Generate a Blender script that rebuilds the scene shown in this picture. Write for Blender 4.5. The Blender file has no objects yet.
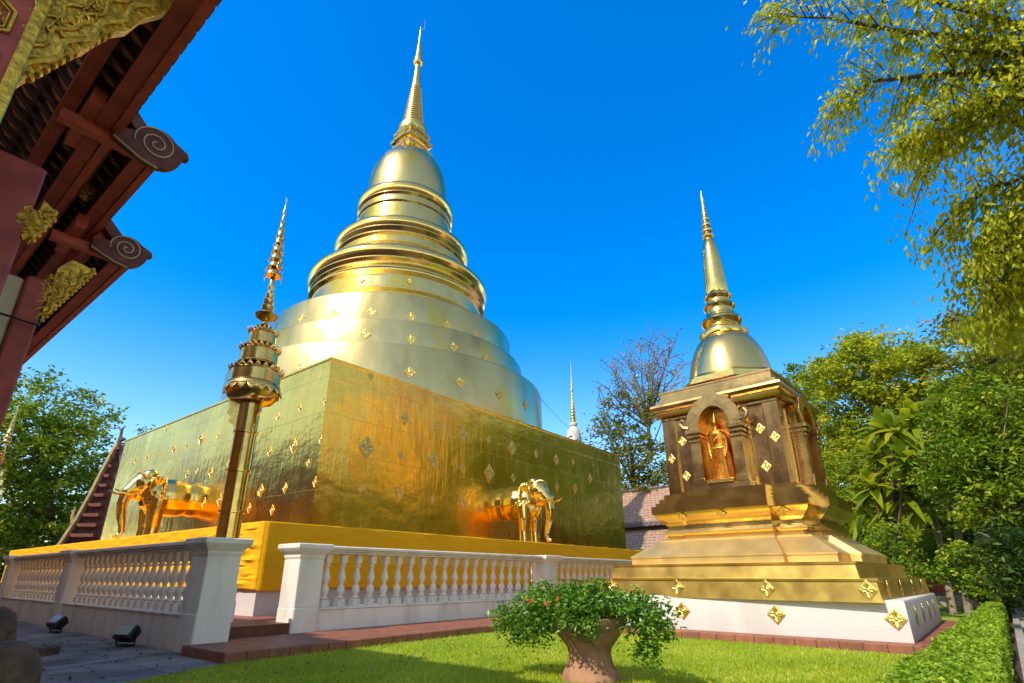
import bpy, math, random
import numpy as np
from mathutils import Vector, Matrix
R = math.radians
random.seed(7); rng = np.random.default_rng(7)
SC = bpy.context.scene
COL = SC.collection

# ------------------------------------------------------------------ camera, sky, sun, exposure
FPX, PX, PY = 540.0, 506.0, 370.0          # focal length and principal point in pixels of the 1024 x 683 frame
PITCH = math.atan(206.5/540.0); AZ = R(38.9); CAMZ = 1.1
cam = bpy.data.cameras.new('camera'); camo = bpy.data.objects.new('camera', cam); COL.objects.link(camo)
camo.location = (0, 0, CAMZ)
camo.rotation_euler = (R(90)+PITCH, 0, AZ-R(90))
cam.sensor_width = 36; cam.lens = 36*FPX/1024
cam.shift_x = (512-PX)/1024; cam.shift_y = (PY-341.5)/1024
cam.clip_end = 3000; cam.clip_start = 0.05
SC.camera = camo

SUN_EL, SUN_PHI = R(47), R(9)              # elevation; azimuth measured from -X towards +Y
sd = Vector((-math.cos(SUN_PHI)*math.cos(SUN_EL), math.sin(SUN_PHI)*math.cos(SUN_EL), math.sin(SUN_EL)))
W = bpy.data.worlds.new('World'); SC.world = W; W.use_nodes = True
wn, wl = W.node_tree.nodes, W.node_tree.links
wn.clear()
sky = wn.new('ShaderNodeTexSky'); sky.sky_type = 'NISHITA'; sky.sun_disc = False
sky.sun_elevation = SUN_EL; sky.sun_rotation = math.atan2(sd.x, sd.y) % (2*math.pi)
sky.air_density = 1.0; sky.dust_density = 0.5; sky.ozone_density = 2.0; sky.altitude = 300
hs = wn.new('ShaderNodeHueSaturation'); hs.inputs['Saturation'].default_value = 1.5; hs.inputs['Value'].default_value = 1.0
bg = wn.new('ShaderNodeBackground'); bg.inputs['Strength'].default_value = 0.15
wo = wn.new('ShaderNodeOutputWorld')
# sky tinted deep blue ahead of the camera, paler elsewhere for gilt reflections
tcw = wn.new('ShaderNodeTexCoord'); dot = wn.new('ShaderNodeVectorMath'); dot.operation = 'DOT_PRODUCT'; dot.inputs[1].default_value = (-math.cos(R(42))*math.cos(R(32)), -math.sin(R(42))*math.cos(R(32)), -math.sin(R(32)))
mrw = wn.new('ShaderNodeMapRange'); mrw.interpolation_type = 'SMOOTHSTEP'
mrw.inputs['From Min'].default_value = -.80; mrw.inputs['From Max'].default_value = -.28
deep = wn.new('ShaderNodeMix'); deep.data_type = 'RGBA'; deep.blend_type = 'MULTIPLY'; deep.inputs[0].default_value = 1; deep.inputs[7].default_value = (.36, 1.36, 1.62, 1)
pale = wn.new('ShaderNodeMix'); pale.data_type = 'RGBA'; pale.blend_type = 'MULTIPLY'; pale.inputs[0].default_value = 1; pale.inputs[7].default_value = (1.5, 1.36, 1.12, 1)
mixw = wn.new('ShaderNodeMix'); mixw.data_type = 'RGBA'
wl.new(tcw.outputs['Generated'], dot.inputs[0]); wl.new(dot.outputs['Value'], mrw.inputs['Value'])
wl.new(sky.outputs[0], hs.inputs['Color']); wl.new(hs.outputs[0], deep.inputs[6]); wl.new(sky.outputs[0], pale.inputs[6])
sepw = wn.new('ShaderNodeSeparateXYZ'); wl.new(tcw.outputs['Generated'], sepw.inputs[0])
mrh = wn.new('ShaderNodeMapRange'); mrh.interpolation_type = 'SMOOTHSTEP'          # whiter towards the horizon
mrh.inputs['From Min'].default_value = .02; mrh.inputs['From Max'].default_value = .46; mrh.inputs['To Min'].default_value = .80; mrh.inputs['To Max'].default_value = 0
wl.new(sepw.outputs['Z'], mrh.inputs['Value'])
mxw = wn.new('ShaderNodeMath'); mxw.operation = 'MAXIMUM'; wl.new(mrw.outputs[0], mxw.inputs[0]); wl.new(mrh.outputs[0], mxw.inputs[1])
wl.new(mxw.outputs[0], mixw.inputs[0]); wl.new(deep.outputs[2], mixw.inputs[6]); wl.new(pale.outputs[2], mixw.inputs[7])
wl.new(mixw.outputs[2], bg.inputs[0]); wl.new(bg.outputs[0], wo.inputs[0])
sun = bpy.data.lights.new('sun', 'SUN'); sun.energy = 3.4; sun.angle = R(0.5); sun.color = (1, 0.93, 0.80)
suno = bpy.data.objects.new('sun', sun); COL.objects.link(suno)
suno.rotation_euler = sd.to_track_quat('Z', 'Y').to_euler()
SC.view_settings.view_transform = 'Standard'; SC.view_settings.look = 'None'
SC.view_settings.exposure = 0.52; SC.view_settings.gamma = 1
SC.render.engine = 'CYCLES'
try:
    SC.cycles.use_denoising = True
    SC.cycles.max_bounces = 8; SC.cycles.glossy_bounces = 5; SC.cycles.diffuse_bounces = 3; SC.cycles.transparent_max_bounces = 8
    SC.cycles.sample_clamp_indirect = 6; SC.cycles.caustics_reflective = True; SC.cycles.blur_glossy = 1.0
except Exception: pass

_F = Vector((math.cos(AZ), math.sin(AZ), 0)); _R = Vector((math.sin(AZ), -math.cos(AZ), 0)); _U = Vector((0, 0, 1))
_fw = _F*math.cos(PITCH)+_U*math.sin(PITCH); _up = -_F*math.sin(PITCH)+_U*math.cos(PITCH)
def at(x, y, d):
    """point of the place seen at pixel x, y at horizontal distance d"""
    v = _fw*FPX+_R*(x-PX)+_up*(PY-y); h = math.hypot(v.x, v.y)
    return Vector((0, 0, CAMZ))+v*(d/h)
def on_plane(x, y, axis, val):
    v = _fw*FPX+_R*(x-PX)+_up*(PY-y); return Vector((0, 0, CAMZ))+v*(val/v[axis])

# ------------------------------------------------------------------ materials
MATS = {}
def mat(name, col, rough=0.6, metal=0.0, var=0.0, vscale=3.0, stretch=(1, 1, 1), bump=0.0, bscale=20.0, bstretch=(1, 1, 1), col2=None, rvar=0.0, spec=0.5, trans=0.0, bdist=0.02, detail=5.0, lo=.35, hi=.65):
    m = bpy.data.materials.new(name); m.use_nodes = True; MATS[name] = m
    n, l = m.node_tree.nodes, m.node_tree.links
    p = n['Principled BSDF']
    p.inputs['Roughness'].default_value = rough; p.inputs['Metallic'].default_value = metal
    p.inputs['Base Color'].default_value = (*col, 1)
    p.inputs['Specular IOR Level'].default_value = spec
    tc = n.new('ShaderNodeTexCoord')
    def noise(scale, st, det=detail, seed=0.0):
        mp = n.new('ShaderNodeMapping'); mp.inputs['Scale'].default_value = st; mp.inputs['Location'].default_value = (seed, seed*1.7, seed*.3)
        l.new(tc.outputs['Object'], mp.inputs['Vector'])
        t = n.new('ShaderNodeTexNoise'); t.inputs['Scale'].default_value = scale; t.inputs['Detail'].default_value = det
        l.new(mp.outputs[0], t.inputs['Vector']); return t
    if var > 0 or col2:
        t = noise(vscale, stretch)
        rp = n.new('ShaderNodeMapRange'); rp.inputs['From Min'].default_value = lo; rp.inputs['From Max'].default_value = hi
        l.new(t.outputs[0], rp.inputs['Value'])
        mx = n.new('ShaderNodeMix'); mx.data_type = 'RGBA'
        c2 = col2 if col2 else tuple(c*(1-var) for c in col)
        mx.inputs[6].default_value = (*col, 1); mx.inputs[7].default_value = (*c2, 1)
        l.new(rp.outputs[0], mx.inputs[0]); l.new(mx.outputs[2], p.inputs['Base Color'])
    if rvar > 0:
        t = noise(vscale*1.7, stretch, seed=3.1)
        rp = n.new('ShaderNodeMapRange'); rp.inputs['From Min'].default_value = .3; rp.inputs['From Max'].default_value = .7
        rp.inputs['To Min'].default_value = max(.03, rough-rvar); rp.inputs['To Max'].default_value = rough+rvar
        l.new(t.outputs[0], rp.inputs['Value']); l.new(rp.outputs[0], p.inputs['Roughness'])
    if bump > 0:
        t = noise(bscale, bstretch, seed=7.7)
        b = n.new('ShaderNodeBump'); b.inputs['Strength'].default_value = bump; b.inputs['Distance'].default_value = bdist
        l.new(t.outputs[0], b.inputs['Height']); l.new(b.outputs[0], p.inputs['Normal'])
    return m

GOLD = (0.96, 0.66, 0.125)
def gold_sheet(name, radial=False, rough=.21, seam=(2.4, 1.2)):
    """beaten gilt copper sheets: seams, vertical brush marks and soft dents"""
    m = mat(name, GOLD, rough, 1.0, col2=tuple(c*k for c, k in zip(GOLD, (.90, .86, .8))), vscale=.9, stretch=(1, 1, .35), rvar=.05)
    n, l = m.node_tree.nodes, m.node_tree.links; p = n['Principled BSDF']
    tc = n.new('ShaderNodeTexCoord')
    def nz(scale, st, det=4):
        mp = n.new('ShaderNodeMapping'); mp.inputs['Scale'].default_value = st; l.new(tc.outputs['Object'], mp.inputs[0])
        t = n.new('ShaderNodeTexNoise'); t.inputs['Scale'].default_value = scale; t.inputs['Detail'].default_value = det; l.new(mp.outputs[0], t.inputs[0]); return t
    big = nz(.9, (1, 1, 1.6), 6); st = nz(5.5, (1, 1, .16), 4); fine = nz(26, (1, 1, .5), 3)
    def mul(a, k):
        q = n.new('ShaderNodeMath'); q.operation = 'MULTIPLY'; l.new(a, q.inputs[0]); q.inputs[1].default_value = k; return q.outputs[0]
    def add(a, b):
        q = n.new('ShaderNodeMath'); q.operation = 'ADD'; l.new(a, q.inputs[0]); l.new(b, q.inputs[1]); return q.outputs[0]
    h = add(add(mul(big.outputs[0], 1.0), mul(st.outputs[0], .34)), mul(fine.outputs[0], .035))
    sx_ = n.new('ShaderNodeSeparateXYZ'); l.new(tc.outputs['Object'], sx_.inputs[0]); cb = n.new('ShaderNodeCombineXYZ'); q = n.new('ShaderNodeMath')
    q.operation = 'ARCTAN2' if radial else 'ADD'; l.new(sx_.outputs[0], q.inputs[0]); l.new(sx_.outputs[1], q.inputs[1])
    l.new(mul(q.outputs[0], 7.5 if radial else 1.0), cb.inputs[0]); l.new(sx_.outputs[2], cb.inputs[1])
    br = n.new('ShaderNodeTexBrick'); br.inputs['Scale'].default_value = 1; br.inputs['Brick Width'].default_value = seam[0]; br.inputs['Row Height'].default_value = seam[1]
    br.inputs['Mortar Size'].default_value = .012; br.inputs['Mortar Smooth'].default_value = .6; br.inputs['Color1'].default_value = (1, 1, 1, 1); br.inputs['Color2'].default_value = (.86, .86, .86, 1); br.inputs['Mortar'].default_value = (.55, .5, .45, 1)
    wob = nz(1.3, (1, 1, 1), 2); va = n.new('ShaderNodeVectorMath'); va.operation = 'MULTIPLY_ADD'; va.inputs[1].default_value = (.10, .10, .10); l.new(wob.outputs['Color'], va.inputs[0]); l.new(cb.outputs[0], va.inputs[2]); l.new(va.outputs[0], br.inputs[0])
    mx = n.new('ShaderNodeMix'); mx.data_type = 'RGBA'; mx.blend_type = 'MULTIPLY'; mx.inputs[0].default_value = .04 if radial else .28; src = p.inputs['Base Color'].links[0].from_socket
    l.new(src, mx.inputs[6]); l.new(br.outputs[0], mx.inputs[7])
    tn = nz(.55, (1, 1, .55), 7); tr_ = n.new('ShaderNodeMapRange'); tr_.inputs['From Min'].default_value = .56; tr_.inputs['From Max'].default_value = .74; tr_.inputs['To Max'].default_value = .55; l.new(tn.outputs[0], tr_.inputs['Value'])
    mt_ = n.new('ShaderNodeMix'); mt_.data_type = 'RGBA'; mt_.inputs[7].default_value = (.42, .27, .13, 1); l.new(tr_.outputs[0], mt_.inputs[0]); l.new(mx.outputs[2], mt_.inputs[6]); l.new(mt_.outputs[2], p.inputs['Base Color'])
    if radial:                                    # patches where the gilding is fresh and yellow
        pt = nz(.42, (1, 1, .45), 5); pr_ = n.new('ShaderNodeMapRange'); pr_.inputs['From Min'].default_value = .52; pr_.inputs['From Max'].default_value = .60; pr_.inputs['To Max'].default_value = .8; l.new(pt.outputs[0], pr_.inputs['Value'])
        mg = n.new('ShaderNodeMix'); mg.data_type = 'RGBA'; mg.inputs[7].default_value = (.80, .52, .06, 1); l.new(pr_.outputs[0], mg.inputs[0]); l.new(mt_.outputs[2], mg.inputs[6]); l.new(mg.outputs[2], p.inputs['Base Color'])
    h = add(h, mul(br.outputs['Fac'], -.004 if radial else -.045))
    b = n.new('ShaderNodeBump'); b.inputs['Strength'].default_value = .16 if radial else .55; b.inputs['Distance'].default_value = .06
    l.new(h, b.inputs['Height']); l.new(b.outputs[0], p.inputs['Normal'])
    return m
gold_sheet('gold_sheet')
GOLD = (0.80, 0.61, 0.245); gold_sheet('gold_drum', True, rough=.24)
mat('gold_bright', (0.90, 0.62, 0.19), .16, 1.0, var=.15, vscale=6, bump=.12, bscale=9, rvar=.06)
mat('gold_tier', (0.90, 0.64, 0.17), .36, 1.0, col2=(0.72, 0.48, 0.12), vscale=1.5, bump=.16, bscale=3, rvar=.06)
mat('gold_half_shade', (0.70, 0.46, 0.17), .28, 1.0, col2=(0.52, 0.33, 0.13), vscale=2, bump=.2, bscale=5, rvar=.06)  # cornice and niche gold, mirrored shade partly put into the colour
mat('gold_dull', (0.84, 0.60, 0.24), .55, 1.0, var=.2, vscale=2, bump=.15, bscale=5)
mat('gold_shade', (0.58, 0.35, 0.14), .25, 1.0, col2=(0.40, 0.23, 0.10), vscale=2.5, stretch=(1, 1, .5), bump=.16, bscale=4, rvar=.06)  # chedi body gold, darkened to stand for the shade it mirrors
mat('gold_umbrella', (0.76, 0.48, 0.13), .17, 1.0, var=.25, vscale=6, bump=.1, bscale=9)
mat('gold_leaf', (0.92, 0.62, 0.18), .27, 1.0, var=.2, vscale=14, bump=.3, bscale=40)
mat('gold_aged', (0.82, 0.56, 0.17), .23, 1.0, col2=(0.60, 0.39, 0.13), vscale=1.1, stretch=(1, 1, .5), bump=.16, bscale=2.5, rvar=.06, bdist=.05)
mat('gold_red', (0.92, 0.36, 0.05), .30, 1.0, var=.3, vscale=8, bump=.2, bscale=12)
mat('gold_paint', (0.85, 0.52, 0.06), .38, .75, var=.45, vscale=18, bump=.5, bscale=30)
mat('plaster', (0.86, 0.79, 0.70), .75, 0, col2=(0.62, 0.54, 0.45), vscale=3.0, stretch=(1, 1, .3), bump=.12, bscale=35, lo=.45, hi=.8)
mat('plaster_white', (0.62, 0.565, 0.53), .75, 0, col2=(0.48, 0.42, 0.37), vscale=1.6, stretch=(1, 1, .4), bump=.15, bscale=30, lo=.5, hi=.85)
mat('cloth', (0.92, 0.46, 0.010), .8, 0, var=.08, vscale=1.2, bump=.25, bscale=1.6, bstretch=(.5, .5, 2.4), bdist=.06, detail=2.0, spec=.15)
mat('dull_red', (0.22, 0.07, 0.05), .8, 0, var=.3)
mat('mirror_gable', (0.95, 0.52, 0.04), .6, .15, var=.3, vscale=2)  # bright orange for the added gable's mirrored glow
mat('red_wood', (0.46, 0.085, 0.06), .6, 0, col2=(0.30, 0.05, 0.04), vscale=4, bump=.15, bscale=12)
mat('red_trim', (0.62, 0.12, 0.065), .55, 0, col2=(0.45, 0.08, 0.05), vscale=6, bump=.2, bscale=20)
mat('dark_wood', (0.10, 0.04, 0.035), .7, 0, var=.4, vscale=5)
mat('roof_tile_under', (0.75, 0.40, 0.26), .8, 0, var=.5, vscale=7)
mat('scroll_wood', (0.21, 0.065, 0.045), .8, 0, var=.45, vscale=9, bump=.2, bscale=25)
mat('pale_trim', (0.55, 0.42, 0.22), .5, .2, var=.2)
mat('terracotta', (0.36, 0.125, 0.065), .6, 0, col2=(0.24, 0.085, 0.05), vscale=5, bump=.15, bscale=25)
mat('terracotta_pot', (0.46, 0.23, 0.12), .85, 0, col2=(0.28, 0.14, 0.08), vscale=5, bump=.3, bscale=14)
mat('roof_tile', (0.52, 0.32, 0.21), .8, 0, col2=(0.36, 0.21, 0.14), vscale=6, bump=.3, bscale=9)
mat('roof_tile_dark', (0.17, 0.07, 0.055), .75, 0, col2=(0.10, 0.05, 0.05), vscale=6)
mat('roof_grey', (0.20, 0.15, 0.16), .8, 0, var=.3, vscale=5)
mat('concrete', (0.38, 0.30, 0.22), .85, 0, col2=(0.15, 0.115, 0.085), vscale=1.3, bump=.25, bscale=30)
mat('concrete_light', (0.36, 0.33, 0.29), .85, 0, var=.3, vscale=8, bump=.2, bscale=40)
mat('stone', (0.17, 0.095, 0.05), .9, 0, col2=(0.07, 0.045, 0.028), vscale=9, bump=.5, bscale=22)
mat('soil', (0.10, 0.065, 0.04), .95, 0, var=.5, vscale=3, bump=.4, bscale=15)
mat('black_metal', (0.012, 0.012, 0.012), .35, 0)
mat('lamp_glass', (0.5, 0.48, 0.4), .12, 0)
mat('bark', (0.13, 0.085, 0.055), .9, 0, col2=(0.06, 0.042, 0.03), vscale=5, stretch=(1, 1, .3), bump=.6, bscale=14, bstretch=(1, 1, .3))
mat('bark_pale', (0.30, 0.25, 0.19), .9, 0, col2=(0.16, 0.12, 0.09), vscale=5, stretch=(1, 1, .4), bump=.5, bscale=14)
mat('cream_wall', (0.72, 0.60, 0.42), .8, 0, col2=(0.6, 0.48, 0.32), vscale=1.5)
mat('skin', (0.35, 0.19, 0.12), .6, 0)
mat('red_cloth', (0.5, 0.05, 0.06), .8, 0)
mat('blue_cloth', (0.04, 0.08, 0.2), .8, 0)
mat('dark_hair', (0.01, 0.008, 0.007), .5, 0)
mat('lawn', (0.27, 0.36, 0.03), .9, 0, col2=(0.18, 0.27, 0.02), vscale=2.5, bump=.5, bscale=60)
mat('cable_black', (0.015, 0.015, 0.015), .6, 0)
mat('flower', (0.75, 0.10, 0.03), .6, 0)

def leaf_mat(name, c1, c2, c3=None, scale=7.0, trans=.35, rough=.45):
    m = bpy.data.materials.new(name); m.use_nodes = True; MATS[name] = m
    n, l = m.node_tree.nodes, m.node_tree.links; n.clear()
    out = n.new('ShaderNodeOutputMaterial'); p = n.new('ShaderNodeBsdfPrincipled'); p.inputs['Roughness'].default_value = rough
    p.inputs['Specular IOR Level'].default_value = .35
    tr = n.new('ShaderNodeBsdfTranslucent'); mix = n.new('ShaderNodeMixShader'); mix.inputs[0].default_value = trans
    at_ = n.new('ShaderNodeAttribute'); at_.attribute_name = 'leaf_tone'
    rp = n.new('ShaderNodeValToRGB'); cr = rp.color_ramp
    cr.elements[0].color = (*c1, 1); cr.elements[1].color = (*c2, 1); cr.elements[0].position = .15; cr.elements[1].position = .8
    if c3:
        e = cr.elements.new(.95); e.color = (*c3, 1)
    l.new(at_.outputs['Fac'], rp.inputs[0]); l.new(rp.outputs[0], p.inputs['Base Color']); 
    hsv = n.new('ShaderNodeHueSaturation'); hsv.inputs['Value'].default_value = 1.6; hsv.inputs['Hue'].default_value = .485
    l.new(rp.outputs[0], hsv.inputs['Color']); l.new(hsv.outputs[0], tr.inputs[0])
    l.new(p.outputs[0], mix.inputs[1]); l.new(tr.outputs[0], mix.inputs[2]); l.new(mix.outputs[0], out.inputs[0])
    return m
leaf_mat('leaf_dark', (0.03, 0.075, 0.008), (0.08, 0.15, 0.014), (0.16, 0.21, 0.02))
leaf_mat('leaf_mid', (0.09, 0.18, 0.01), (0.29, 0.40, 0.018), (0.52, 0.48, 0.03))
leaf_mat('leaf_light', (0.12, 0.20, 0.008), (0.30, 0.36, 0.014), (0.45, 0.38, 0.02), trans=.45)
leaf_mat('leaf_yellow', (0.26, 0.32, 0.01), (0.56, 0.57, 0.02), (0.78, 0.66, 0.04), trans=.58)
leaf_mat('leaf_lime', (0.18, 0.25, 0.01), (0.45, 0.50, 0.02), (0.66, 0.58, 0.03), trans=.42)
leaf_mat('leaf_autumn', (0.10, 0.14, 0.012), (0.28, 0.27, 0.02), (0.45, 0.22, 0.03))
leaf_mat('leaf_shrub', (0.06, 0.16, 0.012), (0.18, 0.36, 0.025), (0.34, 0.50, 0.05), trans=.25, rough=.35)
leaf_mat('leaf_hedge', (0.14, 0.26, 0.012), (0.33, 0.46, 0.02), (0.48, 0.56, 0.05), trans=.3)
leaf_mat('leaf_rust', (0.10, 0.045, 0.015), (0.22, 0.09, 0.03), (0.12, 0.13, 0.02))
leaf_mat('grass_blade', (0.26, 0.36, 0.015), (0.44, 0.51, 0.03), (0.60, 0.58, 0.08), trans=.4)

def tiled(name, base, sx, sy, mortar=(.45, .38, .34), axis='XY', msize=.012, offset=.0, c2=None):
    """a material with laid tiles: joints from the brick texture in object space"""
    m = MATS[base].copy(); m.name = name; MATS[name] = m
    n, l = m.node_tree.nodes, m.node_tree.links; p = n['Principled BSDF']
    tc = n.new('ShaderNodeTexCoord'); sp = n.new('ShaderNodeSeparateXYZ'); cb = n.new('ShaderNodeCombineXYZ')
    l.new(tc.outputs['Object'], sp.inputs[0])
    for i, a in enumerate(axis): l.new(sp.outputs[a], cb.inputs[i])
    br = n.new('ShaderNodeTexBrick'); br.offset = offset; br.inputs['Scale'].default_value = 1
    br.inputs['Brick Width'].default_value = sx; br.inputs['Row Height'].default_value = sy; br.inputs['Mortar Size'].default_value = msize
    br.inputs['Color1'].default_value = (1, 1, 1, 1); br.inputs['Color2'].default_value = (.82, .82, .82, 1); br.inputs['Mortar'].default_value = (*mortar, 1)
    l.new(cb.outputs[0], br.inputs[0])
    mx = n.new('ShaderNodeMix'); mx.data_type = 'RGBA'; mx.blend_type = 'MULTIPLY'; mx.inputs[0].default_value = 1
    src = p.inputs['Base Color'].links[0].from_socket
    l.new(src, mx.inputs[6]); l.new(br.outputs[0], mx.inputs[7]); l.new(mx.outputs[2], p.inputs['Base Color'])
    return m
tiled('terracotta_tiles', 'terracotta', .33, .33)
tiled('paving_slabs', 'concrete', 1.6, 1.1, (.35, .33, .3), offset=.3)
tiled('roof_tile_rows', 'roof_tile', .35, .22, (.35, .3, .3), axis='YZ', msize=.02, offset=.5)

# ------------------------------------------------------------------ mesh helpers
class MB:
    def __init__(s): s.v = []; s.f = []; s.sm = []
    def add(s, vs, fs, smooth=False):
        o = len(s.v); s.v += [tuple(p) for p in vs]; s.f += [tuple(i+o for i in q) for q in fs]; s.sm += [smooth]*len(fs); return s
    def box(s, x0, x1, y0, y1, z0, z1):
        vs = [(x, y, z) for z in (z0, z1) for y in (y0, y1) for x in (x0, x1)]
        return s.add(vs, [(0, 2, 3, 1), (4, 5, 7, 6), (0, 1, 5, 4), (2, 6, 7, 3), (0, 4, 6, 2), (1, 3, 7, 5)])
    def bbox(s, x0, x1, y0, y1, z0, z1, b=.012):
        """box with chamfered vertical and top edges"""
        P = lambda x0, x1, y0, y1: [(x0+b, y0), (x1-b, y0), (x1, y0+b), (x1, y1-b), (x1-b, y1), (x0+b, y1), (x0, y1-b), (x0, y0+b)]
        return s.loft([(P(x0, x1, y0, y1), z0), (P(x0, x1, y0, y1), z1-b), (P(x0+b, x1-b, y0+b, y1-b), z1)])
    def loft(s, rings, smooth=False, cap=True):
        n = len(rings[0][0]); vs = []
        for poly, z in rings: vs += [(p[0], p[1], z) for p in poly]
        fs = []
        for k in range(len(rings)-1):
            for i in range(n):
                j = (i+1) % n; fs.append((k*n+i, k*n+j, (k+1)*n+j, (k+1)*n+i))
        if cap: fs += [tuple(range(n-1, -1, -1)), tuple(range((len(rings)-1)*n, len(rings)*n))]
        return s.add(vs, fs, smooth)
    def prism(s, poly, m, d0, d1, smooth=False):
        """polygon in local (u, v) swept along local w between d0 and d1; m maps (u, v, w) to 3-D"""
        n = len(poly); vs = [m(u, v, d0) for u, v in poly]+[m(u, v, d1) for u, v in poly]
        fs = [(i, (i+1) % n, n+(i+1) % n, n+i) for i in range(n)]+[tuple(range(n-1, -1, -1)), tuple(range(n, 2*n))]
        return s.add(vs, fs, smooth)
    def lathe(s, prof, seg=48, c=(0, 0), smooth=True, cap=True):
        rings = []
        for r, z in prof:
            rings.append(([(c[0]+r*math.cos(2*math.pi*i/seg), c[1]+r*math.sin(2*math.pi*i/seg)) for i in range(seg)], z))
        return s.loft(rings, smooth, cap)
    def tube(s, pts, rad, seg=10, smooth=True):
        pts = [Vector(p) for p in pts]; n = len(pts)
        if not hasattr(rad, '__len__'): rad = [rad]*n
        vs = []; prev = None
        for i, p in enumerate(pts):
            t = (pts[min(i+1, n-1)]-pts[max(i-1, 0)]).normalized()
            if prev is None:
                a = Vector((0, 0, 1)) if abs(t.z) < .9 else Vector((1, 0, 0)); u = t.cross(a).normalized()
            else: u = (prev-t*prev.dot(t)).normalized()
            prev = u; w = t.cross(u)
            for k in range(seg):
                q = 2*math.pi*k/seg; vs.append(p+(u*math.cos(q)+w*math.sin(q))*rad[i])
        fs = [(i*seg+k, i*seg+(k+1) % seg, (i+1)*seg+(k+1) % seg, (i+1)*seg+k) for i in range(n-1) for k in range(seg)]
        fs += [tuple(range(seg-1, -1, -1)), tuple(range((n-1)*seg, n*seg))]
        return s.add(vs, fs, smooth)
    def ball(s, c, r, seg=14, smooth=True):
        if not hasattr(r, '__len__'): r = (r, r, r)
        h = seg//2; vs = []; fs = []
        for i in range(h+1):
            a = math.pi*i/h
            for k in range(seg):
                b = 2*math.pi*k/seg; vs.append((c[0]+r[0]*math.sin(a)*math.cos(b), c[1]+r[1]*math.sin(a)*math.sin(b), c[2]+r[2]*math.cos(a)))
        for i in range(h):
            for k in range(seg): fs.append((i*seg+k, (i+1)*seg+k, (i+1)*seg+(k+1) % seg, i*seg+(k+1) % seg))
        return s.add(vs, fs, smooth)
    def grid(s, fn, nu, nv, smooth=True):
        vs = [fn(i/nu, j/nv) for j in range(nv+1) for i in range(nu+1)]
        fs = [(j*(nu+1)+i, j*(nu+1)+i+1, (j+1)*(nu+1)+i+1, (j+1)*(nu+1)+i) for j in range(nv) for i in range(nu)]
        return s.add(vs, fs, smooth)
    def build(s, name, m, parent=None, loc=(0, 0, 0), rotz=0, sharp=35):
        me = bpy.data.meshes.new(name); me.from_pydata(s.v, [], s.f)
        me.polygons.foreach_set('use_smooth', s.sm)
        me.materials.append(MATS[m] if isinstance(m, str) else m)
        me.validate(); me.update()
        import bmesh
        bm = bmesh.new(); bm.from_mesh(me); bmesh.ops.remove_doubles(bm, verts=bm.verts, dist=1e-5); bmesh.ops.recalc_face_normals(bm, faces=bm.faces); bm.to_mesh(me); bm.free()
        try: me.set_sharp_from_angle(angle=R(sharp))
        except Exception: pass
        o = bpy.data.objects.new(name, me); COL.objects.link(o); o.location = loc; o.rotation_euler = (0, 0, rotz)
        if parent: o.parent = parent
        return o
def tag(o, label=None, cat=None, group=None, kind=None):
    if label: o['label'] = label
    if cat: o['category'] = cat
    if group: o['group'] = group
    if kind: o['kind'] = kind
    return o
def thing(name, label, cat, loc=(0, 0, 0), rotz=0, group=None):
    o = bpy.data.objects.new(name, None); COL.objects.link(o); o.location = loc; o.rotation_euler = (0, 0, rotz)
    o.empty_display_size = .2
    return tag(o, label, cat, group)
def put(o, name, parent, loc, rotz=0, scale=(1, 1, 1), rot=None):
    c = o.copy(); c.name = name; COL.objects.link(c); c.parent = parent; c.location = loc; c.rotation_euler = rot if rot else (0, 0, rotz); c.scale = scale
    return c
def dup(root, loc, rotz=None, label=None):
    r = root.copy(); COL.objects.link(r); r.location = loc
    if rotz is not None: r.rotation_euler = (0, 0, rotz)
    if label: r['label'] = label
    for ch in list(root.children):
        c = ch.copy(); COL.objects.link(c); c.parent = r
        for g in list(ch.children):
            d = g.copy(); COL.objects.link(d); d.parent = c
    return r
def rect(sx, sy): return [(-sx, -sy), (sx, -sy), (sx, sy), (-sx, sy)]

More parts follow.
